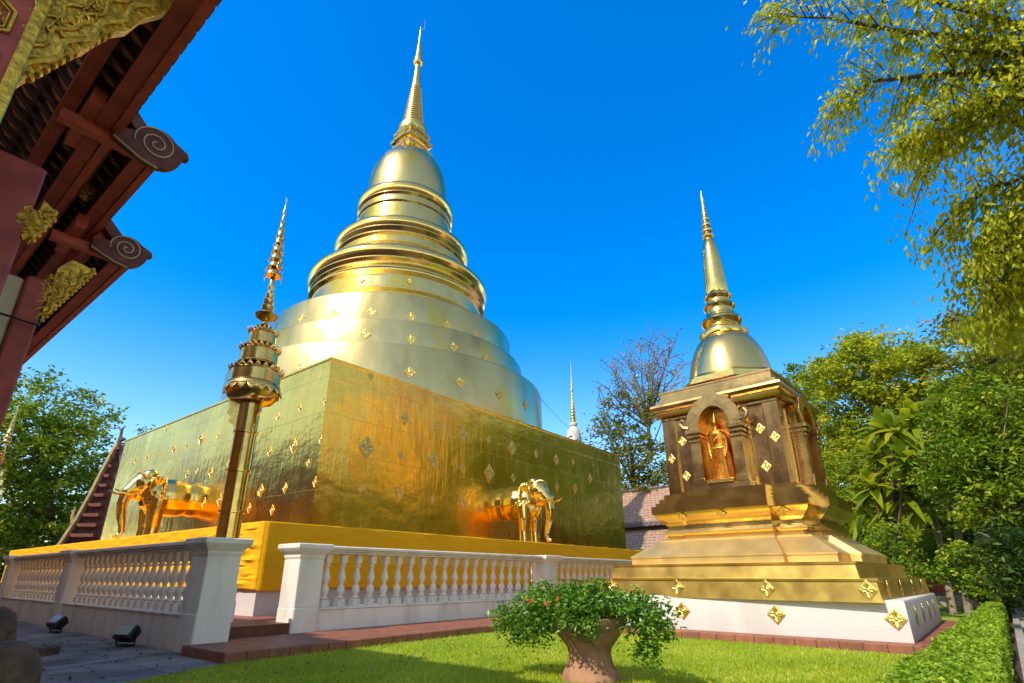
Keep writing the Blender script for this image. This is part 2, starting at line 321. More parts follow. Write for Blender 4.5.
def leaves_mesh(name, cen, size, mname, parent=None, up=.35, aspect=.45, droop=0.0, dirs=None, fold=.18, loc=(0, 0, 0), tone=None):
    """one mesh of many leaf-shaped faces: cen (n,3) centres, size (n,) lengths"""
    n = len(cen); cen = np.asarray(cen, float); size = np.broadcast_to(np.asarray(size, float), (n,))
    if dirs is None:
        d = rng.normal(size=(n, 3)); d[:, 2] = d[:, 2]*.5-droop
    else: d = np.asarray(dirs, float)+rng.normal(size=(n, 3))*.25
    d /= np.linalg.norm(d, axis=1)[:, None]
    nn = rng.normal(size=(n, 3)); nn[:, 2] += up*3
    w = np.cross(d, nn); w /= np.linalg.norm(w, axis=1)[:, None]+1e-9
    nn = np.cross(w, d)
    L = size[:, None]; Wd = L*aspect
    base = cen-d*L*.5; tip = cen+d*L*.5-nn*L*.10
    mid = cen+nn*L*.0
    a = mid+w*Wd*.5+nn*L*fold; b = mid-w*Wd*.5+nn*L*fold
    V = np.stack([base, a, tip, b], 1).reshape(-1, 3)
    me = bpy.data.meshes.new(name)
    me.vertices.add(4*n); me.vertices.foreach_set('co', V.ravel())
    tri = np.arange(n)[:, None]*4+np.array([0, 1, 2, 0, 2, 3]); tri = tri.ravel()
    me.loops.add(6*n); me.loops.foreach_set('vertex_index', tri.astype(np.int32))
    me.polygons.add(2*n); me.polygons.foreach_set('loop_start', (np.arange(2*n)*3).astype(np.int32)); me.polygons.foreach_set('loop_total', np.full(2*n, 3, np.int32))
    me.materials.append(MATS[mname]); me.update(calc_edges=True)
    at_ = me.attributes.new('leaf_tone', 'FLOAT', 'FACE')
    t = rng.beta(2, 2.2, n) if tone is None else np.clip(tone+rng.normal(size=n)*.15, 0, 1)
    at_.data.foreach_set('value', np.repeat(t, 2).astype(np.float32))
    o = bpy.data.objects.new(name, me); COL.objects.link(o); o.location = loc
    if parent: o.parent = parent
    return o
def blob_points(blobs, ncl, per, spread, shell=.55, flat=.6):
    """leaf centres: clumps spread over ellipsoid blobs (centre, radii)"""
    vol = np.array([b[1][0]*b[1][1]*b[1][2] for b in blobs])**.75; vol /= vol.sum()
    out = []; tone = []
    for b, p in zip(blobs, vol):
        k = max(3, int(ncl*p)); u = rng.normal(size=(k, 3)); u /= np.linalg.norm(u, axis=1)[:, None]
        rr = shell+(1-shell)*rng.random(k)**.7
        rr *= .85+.3*rng.random(k)
        c = np.array(b[0])+u*rr[:, None]*np.array(b[1])
        ct = rng.random(k)
        q = rng.normal(size=(k, per, 3))*spread*np.array([1, 1, flat])*(.6+.8*rng.random((k, 1, 1)))
        out.append((c[:, None]+q).reshape(-1, 3)); tone.append(np.repeat(ct, per))
    return np.concatenate(out), np.concatenate(tone)
def trunk_mesh(name, path, r0, r1, mname, parent, limbs=(), loc=(0, 0, 0)):
    mb = MB(); n = len(path)
    mb.tube(path, [r0+(r1-r0)*(i/(n-1)) for i in range(n)], 10)
    for pth, a, b in limbs:
        k = len(pth); mb.tube(pth, [a+(b-a)*(i/max(1, k-1)) for i in range(k)], 7)
    return mb.build(name, mname, parent, loc, sharp=80)
def tree(name, label, cat, base, blobs, ncl, per, spread, leaf, mleaf, r0=.25, bark='bark', lean=(0, 0), up=.35, aspect=.45, droop=.1, group=None, limbn=7, shell=.5, toned=True, trunk_top=None):
    """base point and crown blobs in world coordinates"""
    t = thing(name, label, cat, base, 0, group); B = Vector(base)
    bl = [((b[0][0]-B.x, b[0][1]-B.y, b[0][2]-B.z), b[1]) for b in blobs]
    P, T = blob_points(bl, ncl, per, spread, shell)
    sz = leaf*(.7+.6*rng.random(len(P)))
    leaves_mesh('crown', P, sz, mleaf, t, up, aspect, droop, tone=T*.7+.12 if toned else None)
    top = Vector(bl[0][0]) if trunk_top is None else Vector(trunk_top)-B
    path = [Vector((0, 0, -.1)), Vector((top.x*.15+lean[0], top.y*.15+lean[1], top.z*.35)), Vector((top.x*.6, top.y*.6, top.z*.7)), top]
    limbs = []
    for i in range(limbn):
        b = bl[i % len(bl)]; u = rng.normal(size=3); u /= np.linalg.norm(u)
        e = Vector(b[0])+Vector((u[0]*b[1][0]*.8, u[1]*b[1][1]*.8, abs(u[2])*b[1][2]*.6)); s = path[1].lerp(path[2], rng.random())
        m_ = s.lerp(e, .5)+Vector((0, 0, -.06*(e-s).length)); limbs.append(([s, m_, e], r0*.4, r0*.08))
    trunk_mesh('trunk', path, r0, r0*.35, bark, t, limbs)
    return t

# ------------------------------------------------------------------ the setting: ground, lawn, paving, terrace, steps, path
tag(MB().add([(-900, -900, -.03), (900, -900, -.03), (900, 900, -.03), (-900, 900, -.03)], [(0, 1, 2, 3)]).build('ground', 'soil'), kind='structure')
tag(MB().add([(1.0, .49, 0), (60, -1.87, 0), (60, 9.9, 0), (4.03, 9.9, 0), (4.03, 8.07, 0), (2.69, 7.5, 0), (1.0, 6.75, 0)], [tuple(range(7))]).build('lawn', 'lawn'), kind='structure')
tag(MB().add([(4.11, 8.05, .004), (4.11, 40, .004), (-12, 40, .004), (-12, 1, .004), (1.0, 6.75, .004), (2.69, 7.5, .004)], [tuple(range(6))]).build('paving', 'paving_slabs'), kind='structure')
b = MB(); L = [(3.98, 8.08), (19.5, 8.28), (19.5, 10.45), (4.73, 10.45), (4.73, 9.44), (3.98, 9.44)]
b.loft([(L, -.02), (L, .121), ([(x+(.012 if x < 5 and y < 9 else 0), y+(.012 if y < 9 else 0)) for x, y in L], .133)])
tag(b.build('terracotta_step', 'terracotta_tiles'), kind='structure')
tag(MB().box(4.735, 5.975, 9.90, 10.46, .137, .304).build('upper_step', 'terracotta_tiles'), kind='structure')
tag(MB().box(4.60, 40, 10.455, 46, -.02, .308).build('terrace_floor', 'terracotta_tiles'), kind='structure')
tag(MB().add([(2, -.02, .004), (90, -2.9, .004), (90, -5.2, .004), (2, -2.0, .004)], [(0, 1, 2, 3)]).build('path', 'concrete_light'), kind='structure')
tag(MB().box(-.6, 90, -.06, .06, -.05, .07).build('path_kerb', 'concrete_light', None, (2.6, -.04, 0), -.033), kind='structure')
tag(MB().add([(-2.2, -.9, .008), (.35, -.25, .008), (.35, -.05, .008), (-2.2, -.7, .008)], [(0, 1, 2, 3)]).build('drain_strip', 'concrete_light', None, (3.2, 10.0, 0), R(10)), kind='structure')
tag(MB().add([(-1.2, -.12, .008), (1.5, -.12, .008), (1.5, .12, .008), (-1.2, .12, .008)], [(0, 1, 2, 3)]).build('drain_strip', 'concrete_light', None, (1.95, 8.2, 0), R(-52)), kind='structure')

# ------------------------------------------------------------------ great golden stupa
SX, SY = 19.03, 23.9
HX, HY, ZW0, ZW1 = 9.9, 9.2, 2.2, 7.8
stupa = thing('golden_stupa', 'tallest golden stupa with square base, round terraces and ringed spire', 'stupa', (SX, SY, 0))
b = MB(); b.loft([(rect(12.63, 11.83), .3), (rect(12.63, 11.83), 2.2)]); b.build('plinth', 'plaster_white', stupa)
b = MB()
def wall_ring(z, o=0): return (rect(HX+o, HY+o), z)
b.loft([wall_ring(ZW0), wall_ring(7.70), wall_ring(7.73, .03), wall_ring(7.80, .03), wall_ring(7.83, -.05)]); b.build('square_base', 'gold_sheet', stupa, sharp=20)
for prof in ([(8.70, 7.6), (8.68, 10.42), (8.64, 10.52), (8.5, 10.56), (7.5, 10.66)], [(7.60, 10.5), (7.58, 12.08), (7.54, 12.18), (7.4, 12.22), (6.8, 12.3)], [(6.93, 12.1), (6.90, 13.82), (6.86, 13.92), (6.7, 13.96), (4.9, 14.2)]):
    b = MB(); b.lathe(prof, 160); b.build('drum', 'gold_drum', stupa, sharp=28)
def torus_prof(rc, zc, rad, n=6): return [(rc+rad*math.cos(-math.pi/2+math.pi*i/n), zc+rad*math.sin(-math.pi/2+math.pi*i/n)) for i in range(n+1)]
terr = [([(5.10, 13.9), (5.08, 16.6), (5.0, 17.9), (4.0, 18.1)],
         [[(5.04, 14.92), (5.24, 15.12), (5.24, 15.2), (5.16, 15.26), (5.04, 15.28)], [(5.04, 15.98), (5.28, 16.18), (5.29, 16.26), (5.2, 16.38), (5.04, 16.42)],
          [(5.02, 16.48), (5.22, 16.64), (5.22, 16.70), (5.14, 16.74), (5.32, 16.92), (5.32, 16.98), (5.24, 17.03), (5.42, 17.28), (5.45, 17.42), (5.40, 17.62), (5.22, 17.82), (4.9, 17.94), (4.0, 18.06)]]),
        ([(3.95, 18.0), (3.93, 19.5), (3.85, 20.6), (2.9, 20.8)],
         [[(3.90, 18.66), (4.03, 18.80), (4.03, 18.86), (3.90, 18.92)], [(3.88, 19.22), (4.06, 19.40), (4.06, 19.47), (3.99, 19.51), (4.14, 19.74), (4.14, 19.80), (4.08, 19.84), (4.20, 20.02), (4.22, 20.16), (4.16, 20.38), (4.0, 20.56), (3.7, 20.66), (2.9, 20.78)]]),
        ([(2.96, 20.7), (2.94, 22.9), (2.8, 23.9), (2.4, 24.3)],
         [[(2.90, 22.28), (3.03, 22.42), (3.03, 22.48), (2.90, 22.54)], [(2.9, 22.85), (3.06, 23.02), (3.06, 23.08), (3.0, 23.12), (3.14, 23.34), (3.15, 23.5), (3.08, 23.72), (2.92, 23.9), (2.6, 24.05)]])]
for prof, rings in terr:
    t_ = MB().lathe(prof, 112).build('ring_terrace', 'gold_drum', stupa, sharp=28)
    for pr in rings: MB().lathe(pr, 112, cap=False).build('ring_moulding', 'gold_bright', t_, sharp=30)
MB().lathe([(2.60, 24.0), (2.63, 24.7), (2.58, 25.5), (2.47, 26.2), (2.26, 26.9), (1.98, 27.45), (1.62, 27.9), (1.25, 28.2), (.9, 28.35)], 96).build('bell', 'gold_drum', stupa)
def redent(s, p, w):
    q = [(s, -s), (s, -w), (s+p, -w), (s+p, w), (s, w)]; out = []
    for k in range(4):
        c, s_ = [(1, 0), (0, 1), (-1, 0), (0, -1)][k]
        out += [(c*x-s_*y, s_*x+c*y) for x, y in q]
    return out
RT = lambda *a: [(redent(s, p, w), z) for s, p, w, z in a]
MB().loft(RT((.98, .1, .55, 28.2), (.98, .1, .55, 28.45), (1.06, .1, .55, 28.5), (1.06, .1, .55, 28.75), (.84, .08, .5, 28.85), (.84, .08, .5, 29.2), (1.02, .1, .55, 29.3), (1.02, .1, .55, 29.58), (.78, .08, .45, 29.66), (.78, .08, .45, 29.95), (.92, .08, .45, 30.0), (.92, .08, .45, 30.25), (.7, .05, .4, 30.32))).build('harmika', 'gold_bright', stupa)
pr = [(.78, 30.25), (.98, 30.35), (1.04, 30.6), (.98, 30.85), (.80, 30.95)]
for i in range(17):
    z = 31.0+i*.225; r = .78-.42*i/17
    pr += [(r-.05, z), (r, z+.06), (r, z+.15), (r-.05, z+.21)]
pr += [(.34, 34.85), (.28, 35.6), (.18, 37.1)]
MB().lathe(pr, 40).build('ringed_spire', 'gold_leaf', stupa)
MB().lathe([(.16, 37.0), (.30, 37.15), (.36, 37.3), (.30, 37.5), (.33, 37.62), (.24, 37.9), (.22, 38.3), (.12, 39.4), (.10, 39.5), (.07, 40.5), (.10, 40.62), (.03, 40.9), (.02, 41.2)], 24).build('finial', 'gold_leaf', stupa)
MB().tube([(.02, 0, 40.9), (.28, -.1, 41.2), (.30, -.1, 42.2)], [.025, .02, .012], 6).build('weather_vane', 'gold_leaf', stupa)

# raised diamond rosettes
def rosette_mesh():
    m = MB(); N = 32
    def dia(k, y):
        return [(k*((1-4*t) if t < .5 else (-1+4*(t-.5))), y, k*((4*t if t < .25 else 2-4*t) if t < .5 else (-(4*(t-.5)) if t < .75 else -(2-4*(t-.5))))) for t in [i/N for i in range(N)]]
    rings = [dia(1, 0), dia(1, -.10), dia(.86, -.12), dia(.80, -.05), dia(.70, -.05)]
    vs = []; 
    for r in rings: vs += r
    vs += [(.55*x*(1+.35*math.cos(i*math.pi/4)), -.16-.05*math.cos(i*math.pi/4), .55*z*(1+.35*math.cos(i*math.pi/4))) for i, (x, y, z) in enumerate(dia(1, 0))]
    vs += [(.26*x, -.07, .26*z) for x, y, z in dia(1, 0)]
    vs.append((0, -.24, 0)); n = 7; fs = []
    for k in range(n-1):
        for i in range(N): fs.append((k*N+i, k*N+(i+1) % N, (k+1)*N+(i+1) % N, (k+1)*N+i))
    for i in range(N): fs.append(((n-1)*N+i, (n-1)*N+(i+1) % N, n*N))
    m.add(vs, fs); return m.build('rosette', 'gold_leaf')
ROS = rosette_mesh()
_first = [True]
def rosette(parent, loc, yaw, h, wr=.78, tilt=0):
    """yaw 0 faces -Y; half-height h"""
    global ROS
    if _first[0]:
        o = ROS; _first[0] = False; o.parent = parent; o.location = loc; o.rotation_euler = (tilt, 0, yaw); o.scale = (h*wr, h*.55, h); return o
    return put(ROS, 'rosette', parent, loc, scale=(h*wr, h*.55, h), rot=(tilt, 0, yaw))
FRONT = [(366.5, 447.6, .47), (405, 418.6, .3), (401, 455, .2), (433, 461, .42), (399, 494, .33), (361, 488, .2), (436, 427, .22), (463, 434.6, .38), (462.6, 468, .24), (432.5, 499.5, .2), (462, 503, .4), (489, 473, .46), (512, 448, .4), (536, 454, .25), (556, 459.5, .33), (513, 478, .25), (557, 487, .25), (573, 462, .22), (575, 488, .3), (371, 376, .2), (436, 398, .24), (489, 440, .18), (590, 478, .3), (597, 500, .2), (535, 512, .2), (480, 508, .22)]
for x, y, h in FRONT:
    p = on_plane(x, y, 1, SY-HY); rosette(stupa, (p.x-SX, -HY, p.z), 0, h*.88)
SIDE = [(293.5, 446, .38), (321, 439, .24), (325, 401, .2), (315, 482, .25), (285, 488, .24), (261, 490.5, .32), (269.6, 451.6, .26), (300, 408, .2), (278, 416.5, .22), (211, 473, .3), (219.5, 500, .34), (249, 508, .24), (147, 457, .26), (160, 453, .18), (174, 449, .32), (187, 446, .2), (201, 439, .4), (218, 435, .22), (166, 428, .24), (187, 474, .26), (197, 471, .2), (228.6, 462.6, .24), (204, 503, .3), (136, 461, .25), (258.6, 492, .2), (308, 463, .18), (120, 500, .25), (272, 510, .24)]
for x, y, h in SIDE:
    p = on_plane(x, y, 0, SX-HX); rosette(stupa, (-HX, p.y-SY, p.z), R(-90), h*.72)
def on_cyl(x, y, r):
    v = _fw*FPX+_R*(x-PX)+_up*(PY-y); c = Vector((SX, SY)); a = v.x**2+v.y**2; bq = -(v.x*SX+v.y*SY); cc = SX*SX+SY*SY-r*r
    t = (-bq-math.sqrt(max(0, bq*bq-a*cc)))/a; return Vector((0, 0, CAMZ))+v*t
for r, lst in ((6.91, [(301.5, 318), (334.5, 313), (372, 311.5), (411, 316), (447.6, 324.6), (476, 335), (496.5, 347)]), (7.6, [(365.5, 334), (411, 339), (453.7, 346.5), (486, 358), (509, 371)]), (8.70, [(300, 368), (409.6, 372), (459.8, 382), (499.5, 394), (526, 405), (250, 372)]), (5.12, [(361, 279.5), (410, 281)]), (3.95, [(376.6, 235)])):
    for x, y in lst:
        p = on_cyl(x, y, r); a = math.atan2(p.y-SY, p.x-SX)
        rosette(stupa, (r*math.cos(a), r*math.sin(a), p.z), a+R(90), .26 if r > 5.5 else .2, 1.0)

# yellow cloth wrapped round the plinth
b = MB()
def wr(t, z, amp):   # soft sagging folds
    return amp*(math.sin(z*23+math.sin(t*1.7)*1.6+t*.6)*.5+math.sin(z*41+t*2.3+1.3*math.sin(t*.9))*.3+.4*math.sin(t*5.1+z*3))
def cl_x(u, v):
    y = 35.75-(35.75-12.03)*u; z = 2.262-(2.262-.82-.025*math.sin(y*2.1))*v
    near = math.exp(-(y-12.03)/2.2); edge = min(1, (y-12.03)*3)
    return (6.40-.035-edge*(.02+abs(wr(y, z, .020+.06*near*(1-abs(v-.5))))), y, z)
def cl_y(u, v):
    x = 6.365+(31.72-6.365)*u; z = 2.262-(2.262-.82-.02*math.sin(x*1.7))*v
    edge = min(1, (x-6.365)*3)
    return (x, 12.07-.035-edge*(.02+abs(wr(x, z, .017))), z)
b.grid(cl_x, 220, 40); b.grid(cl_y, 200, 40)
b.grid(lambda u, v: (6.365+(SX-HX+.06-6.365)*v, 12.03+(33.2-12.03)*u, 2.262-.05*v+.015*math.sin(u*60+v*9)*v*(1-v)*4), 90, 8)
b.grid(lambda u, v: (SX-HX+.06+(29-9.2)*u, 12.035+(SY-HY+.06-12.035)*v, 2.262-.05*v+.015*math.sin(u*50+v*9)*v*(1-v)*4), 90, 8)
o = b.build('yellow_cloth', 'cloth'); tag(o, 'long bright yellow cloth wrapped round the white plinth of the tallest stupa', 'cloth')
md = o.modifiers.new('thickness', 'SOLIDIFY'); md.thickness = .012

# elephants standing out of the walls
def elephant(name, label, loc, rot):
    t = thing(name, label, 'elephant statue', loc, rot, 'gilded elephants on the stupa base')
    m = MB()
    m.ball((-.1, 0, 1.72), (.95, .70, .70)); m.ball((.75, 0, 1.70), (.95, .70, .72)); m.ball((1.35, 0, 1.72), (.55, .62, .66))
    m.ball((1.78, 0, 2.12), (.44, .40, .46)); m.ball((1.68, .16, 2.45), (.24, .2, .2)); m.ball((1.68, -.16, 2.45), (.24, .2, .2)); m.ball((2.02, 0, 2.0), (.3, .27, .36)); m.ball((1.95, 0, 1.68), (.2, .22, .2))
    m.tube([(2.0, 0, 2.05), (2.28, 0, 1.75), (2.36, 0, 1.35), (2.30, 0, .95), (2.20, 0, .6), (2.16, 0, .36), (2.26, 0, .2), (2.42, 0, .22)], [.27, .215, .175, .145, .115, .10, .09, .06], 14)
    for s in (1, -1):
        m.tube([(1.3, s*.36, 1.6), (1.36, s*.37, 1.0), (1.34, s*.37, .55), (1.36, s*.37, .14), (1.37, s*.37, .0)], [.34, .27, .215, .22, .25], 14)
    o = m.build('body', 'gold_bright', t)
    rm = o.modifiers.new('join', 'REMESH'); rm.mode = 'VOXEL'; rm.voxel_size = .04; rm.use_smooth_shade = True
    sm = o.modifiers.new('soften', 'SMOOTH'); sm.iterations = 5; sm.factor = .6
    for s in (1, -1):
        e = MB()
        def ear(u, v):
            a = u*2*math.pi; r = v*(.36+.06*math.cos(a*2+.6)); x = r*math.cos(a)*.78; z = r*math.sin(a)*1.25
            return (1.50-x*.95-.02, s*(.42+.16*v*v*(1 if x > -.05 else .4)+.05*math.sin(a*7)*v*v*.5), 2.02+z-.06)
        e.grid(ear, 36, 8); q = e.build('ear', 'gold_bright', t); sd_ = q.modifiers.new('thickness', 'SOLIDIFY'); sd_.thickness = .05
        MB().tube([(1.95, s*.2, 1.78), (2.25, s*.27, 1.66), (2.55, s*.31, 1.70), (2.78, s*.30, 1.80)], [.065, .055, .04, .012], 10).build('tusk', 'gold_bright', t)
        f = MB()                                   # foot nails
        for k in range(4): f.ball((1.37+.235*math.cos(-.9+k*.6), s*.37+.235*math.sin(-.9+k*.6), .07), (.05, .05, .06), 8)
        f.build('toenails', 'gold_leaf', t)
        MB().ball((1.98, s*.30, 2.16), (.06, .035, .045), 10).build('eye', 'gold_aged', t)
    h = MB()                                       # beaded headdress and collar
    for k in range(22):
        a = -math.pi*.5+math.pi*k/21; h.ball((1.92+.10*math.cos(a), .44*math.sin(a), 2.30+.20*math.cos(a)), .045, 8)
    for k in range(9):
        h.ball((2.09+.02*abs(k-4)*-1, (k-4)*.055, 2.36-.045*(4-abs(k-4))), .035, 8)
    for k in range(30):
        a = 2*math.pi*k/30; h.ball((1.33+.18*-math.cos(a)*.6, .67*math.sin(a), 1.74+.72*math.cos(a)), .05, 8)
    h.tube([(1.33-.108*math.cos(2*math.pi*k/30), .675*math.sin(2*math.pi*k/30), 1.74+.725*math.cos(2*math.pi*k/30)) for k in range(31)], .035, 8)
    h.build('headdress', 'gold_leaf', t)
    return t
elephant('gilded_elephant', 'gilded elephant on the stupa wall behind the ceremonial umbrella pole, sunlit side', (SX-HX, 23.2, 2.21), R(180))
elephant('gilded_elephant', 'gilded elephant on the shaded stupa wall above the railing, facing the smaller chedi', (18.05, SY-HY, 2.21), R(-90))

# ------------------------------------------------------------------ small chedi
CX, CY = 14.13, 3.80
tag(MB().loft([(rect(3.36, 3.40), -.02), (rect(3.36, 3.40), .115), (rect(3.35, 3.39), .125)]).build('terracotta_apron', 'terracotta_tiles', None, (14.33, 3.81, 0), R(-1.5)), kind='structure')
chedi = thing('small_chedi', 'smaller golden chedi with an arched niche on a white base beside the lawn', 'chedi', (CX, CY, 0), R(-3.8))
wb = MB().loft([(rect(2.95, 2.95), .11), (rect(2.945, 2.945), .70), (rect(2.93, 2.93), .735), (rect(2.8, 2.8), .74)]).build('white_base', 'plaster_white', chedi, (.2, .02, 0), R(2.3))
b = MB(); b.loft([(rect(2.78, 2.78), .70), (rect(2.74, 2.74), 1.03), (rect(2.77, 2.77), 1.035), (rect(2.77, 2.77), 1.07), (rect(2.45, 2.45), 1.075)]); b.build('lower_tier', 'gold_tier', chedi, sharp=20)
b = MB(); b.loft([(rect(2.46, 2.46), 1.07), (rect(2.42, 2.42), 1.31), (rect(2.45, 2.45), 1.315), (rect(2.45, 2.45), 1.35), (rect(2.2, 2.2), 1.355)]); b.build('middle_tier', 'gold_tier', chedi, sharp=20)
b = MB(); b.loft(RT((2.12, .2, 1.25, 1.34), (2.12, .2, 1.25, 1.48), (2.14, .2, 1.25, 1.49), (2.14, .2, 1.25, 1.52), (1.64, .2, 1.0, 1.86), (1.64, .2, 1.0, 1.88), (1.46, .2, .95, 1.885), (1.46, .2, .95, 1.97))); b.build('sloped_tier', 'gold_dull', chedi, sharp=20)
b = MB(); b.loft(RT((1.46, .2, .95, 1.96), (1.55, .2, .97, 1.98), (1.58, .2, .97, 2.03), (1.55, .2, .97, 2.08), (1.47, .2, .95, 2.11), (1.46, .2, .95, 2.19), (1.50, .2, .95, 2.22), (1.56, .2, .97, 2.28), (1.64, .2, 1.0, 2.36), (1.69, .2, 1.0, 2.46), (1.72, .2, 1.0, 2.47), (1.72, .2, 1.0, 2.65), (1.64, .2, .98, 2.655), (1.64, .2, .98, 2.73), (1.57, .2, .96, 2.735), (1.57, .2, .96, 2.82), (1.48, .2, .94, 2.825), (1.48, .2, .94, 2.93), (1.36, .2, .9, 2.935)))
b.build('lotus_moulding', 'gold_aged', chedi, sharp=22)
b = MB(); b.loft([(rect(1.33, 1.33), 2.9), (rect(1.33, 1.33), 4.86)]); body = b.build('shrine_body', 'gold_shade', chedi)
for sx in (-1, 1):
    for sy in (-1, 1):
        b = MB(); b.bbox(sx*1.22-.16, sx*1.22+.16, sy*1.22-.16, sy*1.22+.16, 2.934, 4.84)
        b.build('pilaster', 'gold_shade', body)
for k in range(4):
    b = MB()
    for x in (-1.055, 1.055, -.70, .70): b.box(x-.016, x+.016, -1.352, -1.331, 2.94, 4.76)
    b.box(-1.39, 1.39, -1.40, -1.332, 4.765, 4.81)
    b.build('gilt_trim', 'gold_bright', body, (0, 0, 0), R(90*k))
b = MB(); b.loft([(rect(a, a), z) for a, z in ((1.42, 4.84), (1.50, 4.87), (1.53, 4.92), (1.47, 4.95), (1.47, 4.98), (1.55, 5.02), (1.58, 5.10), (1.56, 5.16), (1.46, 5.19), (1.46, 5.27), (1.36, 5.275), (1.36, 5.48), (1.38, 5.49), (1.38, 5.53), (1.2, 5.535))]); b.build('cornice', 'gold_half_shade', chedi, sharp=22)
oc = lambda r: [(r*math.cos(R(45*k+22.5)), r*math.sin(R(45*k+22.5))) for k in range(8)]
b = MB(); b.loft([(oc(r), z) for r, z in ((1.30, 5.52), (1.30, 5.56), (1.42, 5.60), (1.42, 5.66), (1.36, 5.69), (1.36, 5.74), (1.28, 5.76), (1.28, 5.80), (1.10, 5.92), (1.0, 5.93))]); b.build('octagonal_base', 'gold_bright', chedi, sharp=20)
MB().lathe([(1.04, 5.90), (1.03, 6.02), (1.0, 6.16), (.965, 6.35), (.91, 6.55), (.83, 6.75), (.74, 6.93), (.65, 7.05), (.5, 7.10)], 64).build('bell', 'gold_drum', chedi)
MB().lathe([(.55, 7.06), (.62, 7.10), (.64, 7.18), (.62, 7.26), (.52, 7.30), (.46, 7.38), (.44, 7.46), (.50, 7.52), (.53, 7.60), (.50, 7.68), (.40, 7.76), (.37, 7.86), (.36, 7.96), (.40, 8.0), (.42, 8.06), (.39, 8.12), (.32, 8.18), (.31, 8.26), (.35, 8.32), (.365, 8.38), (.33, 8.44), (.28, 8.46), (.30, 8.52), (.295, 8.8), (.275, 9.2), (.245, 9.6), (.20, 9.97), (.13, 10.3), (.10, 10.33)], 48).build('spire', 'gold_bright', chedi)
pr = [(.10, 10.3)]
for k in range(6):
    z = 10.36+k*.2; r = .155*(1-k*.12); pr += [(r, z), (r*1.05, z+.05), (r*.72, z+.10), (r*.6, z+.19)]
pr += [(.04, 11.6), (.055, 11.7), (.02, 11.85), (.008, 12.05)]
MB().lathe(pr, 20).build('crown_finial', 'gold_leaf', chedi)
# arched niches, one on every side
def niche():
    open_ = [(-.36, 3.06)]+[(-.36, 4.34)]+[(-.37*math.cos(math.pi*i/14), 4.34+.52*math.sin(math.pi*i/14)) for i in range(1, 14)]+[(.36, 4.34), (.36, 3.06)]
    outer = [(-.60, 3.06), (-.60, 4.36)]+[(-.66*math.cos(math.pi*i/14)*(1-.05*math.sin(math.pi*i/14)), 4.42+.74*math.sin(math.pi*i/14)+(.06 if i in (7,) else 0)+.02*math.cos(i*math.pi)) for i in range(1, 14)]+[(.60, 4.36), (.60, 3.06)]
    y0, y1 = -1.62, -1.335; n = len(open_); m = MB()
    vs = [(x, y0, z) for x, z in open_]+[(x, y0, z) for x, z in outer]+[(x, y1, z) for x, z in open_]+[(x, y1, z) for x, z in outer]
    fs = []
    for i in range(n-1):
        fs += [(i, i+1, n+i+1, n+i), (2*n+i+1, 2*n+i, i, i+1), (n+i, n+i+1, 3*n+i+1, 3*n+i), (2*n+i, 2*n+i+1, 3*n+i+1, 3*n+i)]
    m.add(vs, fs)
    m.bbox(-.66, .66, -1.66, -1.336, 2.934, 3.06)
    for s in (-1, 1):
        m.bbox(s*.49-.14, s*.49+.14, -1.66, -1.34, 4.06, 4.12); m.bbox(s*.49-.16, s*.49+.16, -1.68, -1.34, 4.16, 4.23); m.bbox(s*.49-.18, s*.49+.18, -1.70, -1.34, 4.26, 4.36)
        m.bbox(s*.49-.14, s*.49+.14, -1.66, -1.34, 3.062, 3.2)
        m.tube([(s*.62, -1.60, 4.40), (s*.74, -1.62, 4.44), (s*.80, -1.62, 4.56), (s*.74, -1.62, 4.64), (s*.68, -1.62, 4.58)], [.07, .06, .05, .04, .025], 8)
    return m
NB = []
for k in range(4):
    if k == 0: o = niche().build('niche_frame', 'gold_half_shade', chedi, (0, 0, 0), R(-90), sharp=25)
    else: o = put(NB[0], 'niche_frame', chedi, (0, 0, 0), R(-90+90*k))
    NB.append(o)
bk = MB(); bk.box(-.372, .372, -1.36, -1.335, 3.06, 4.87)
NK = bk.build('niche_back', 'gold_red', NB[0])
for k in range(1, 4): put(NK, 'niche_back', NB[k], (0, 0, 0))
# rosettes of the chedi, in local coordinates (front faces -X)
for y in (-2.78, -.98, .78, 2.3): rosette(wb, (-2.95, y, .46), R(-90), .165, .95)
for x in (-1.9, -.7, .5, 1.7): rosette(wb, (x, -2.95, .46), 0, .165, .95)
for y in (-2.6, -1.0, .75, 2.3): rosette(chedi, (-2.77, y, .89), R(-90), .165, .85)
for x in (-2.1, -.8, .5, 1.8): rosette(chedi, (x, -2.77, .89), 0, .15, .85)
for y in (-1.2, 0, .9): rosette(chedi, (-1.86+(.0 if abs(y) < 1 else .2), y, 2.36), R(-90), .11, 1.1, R(28))
for y, z in ((-.92, 4.2), (-.92, 3.35), (.92, 4.2), (.92, 3.35)): rosette(chedi, (-1.33, y, z), R(-90), .13, .9)
for y, z in ((-1.22, 3.95), (1.22, 3.8)): rosette(chedi, (-1.385, y, z), R(-90), .13, .8)

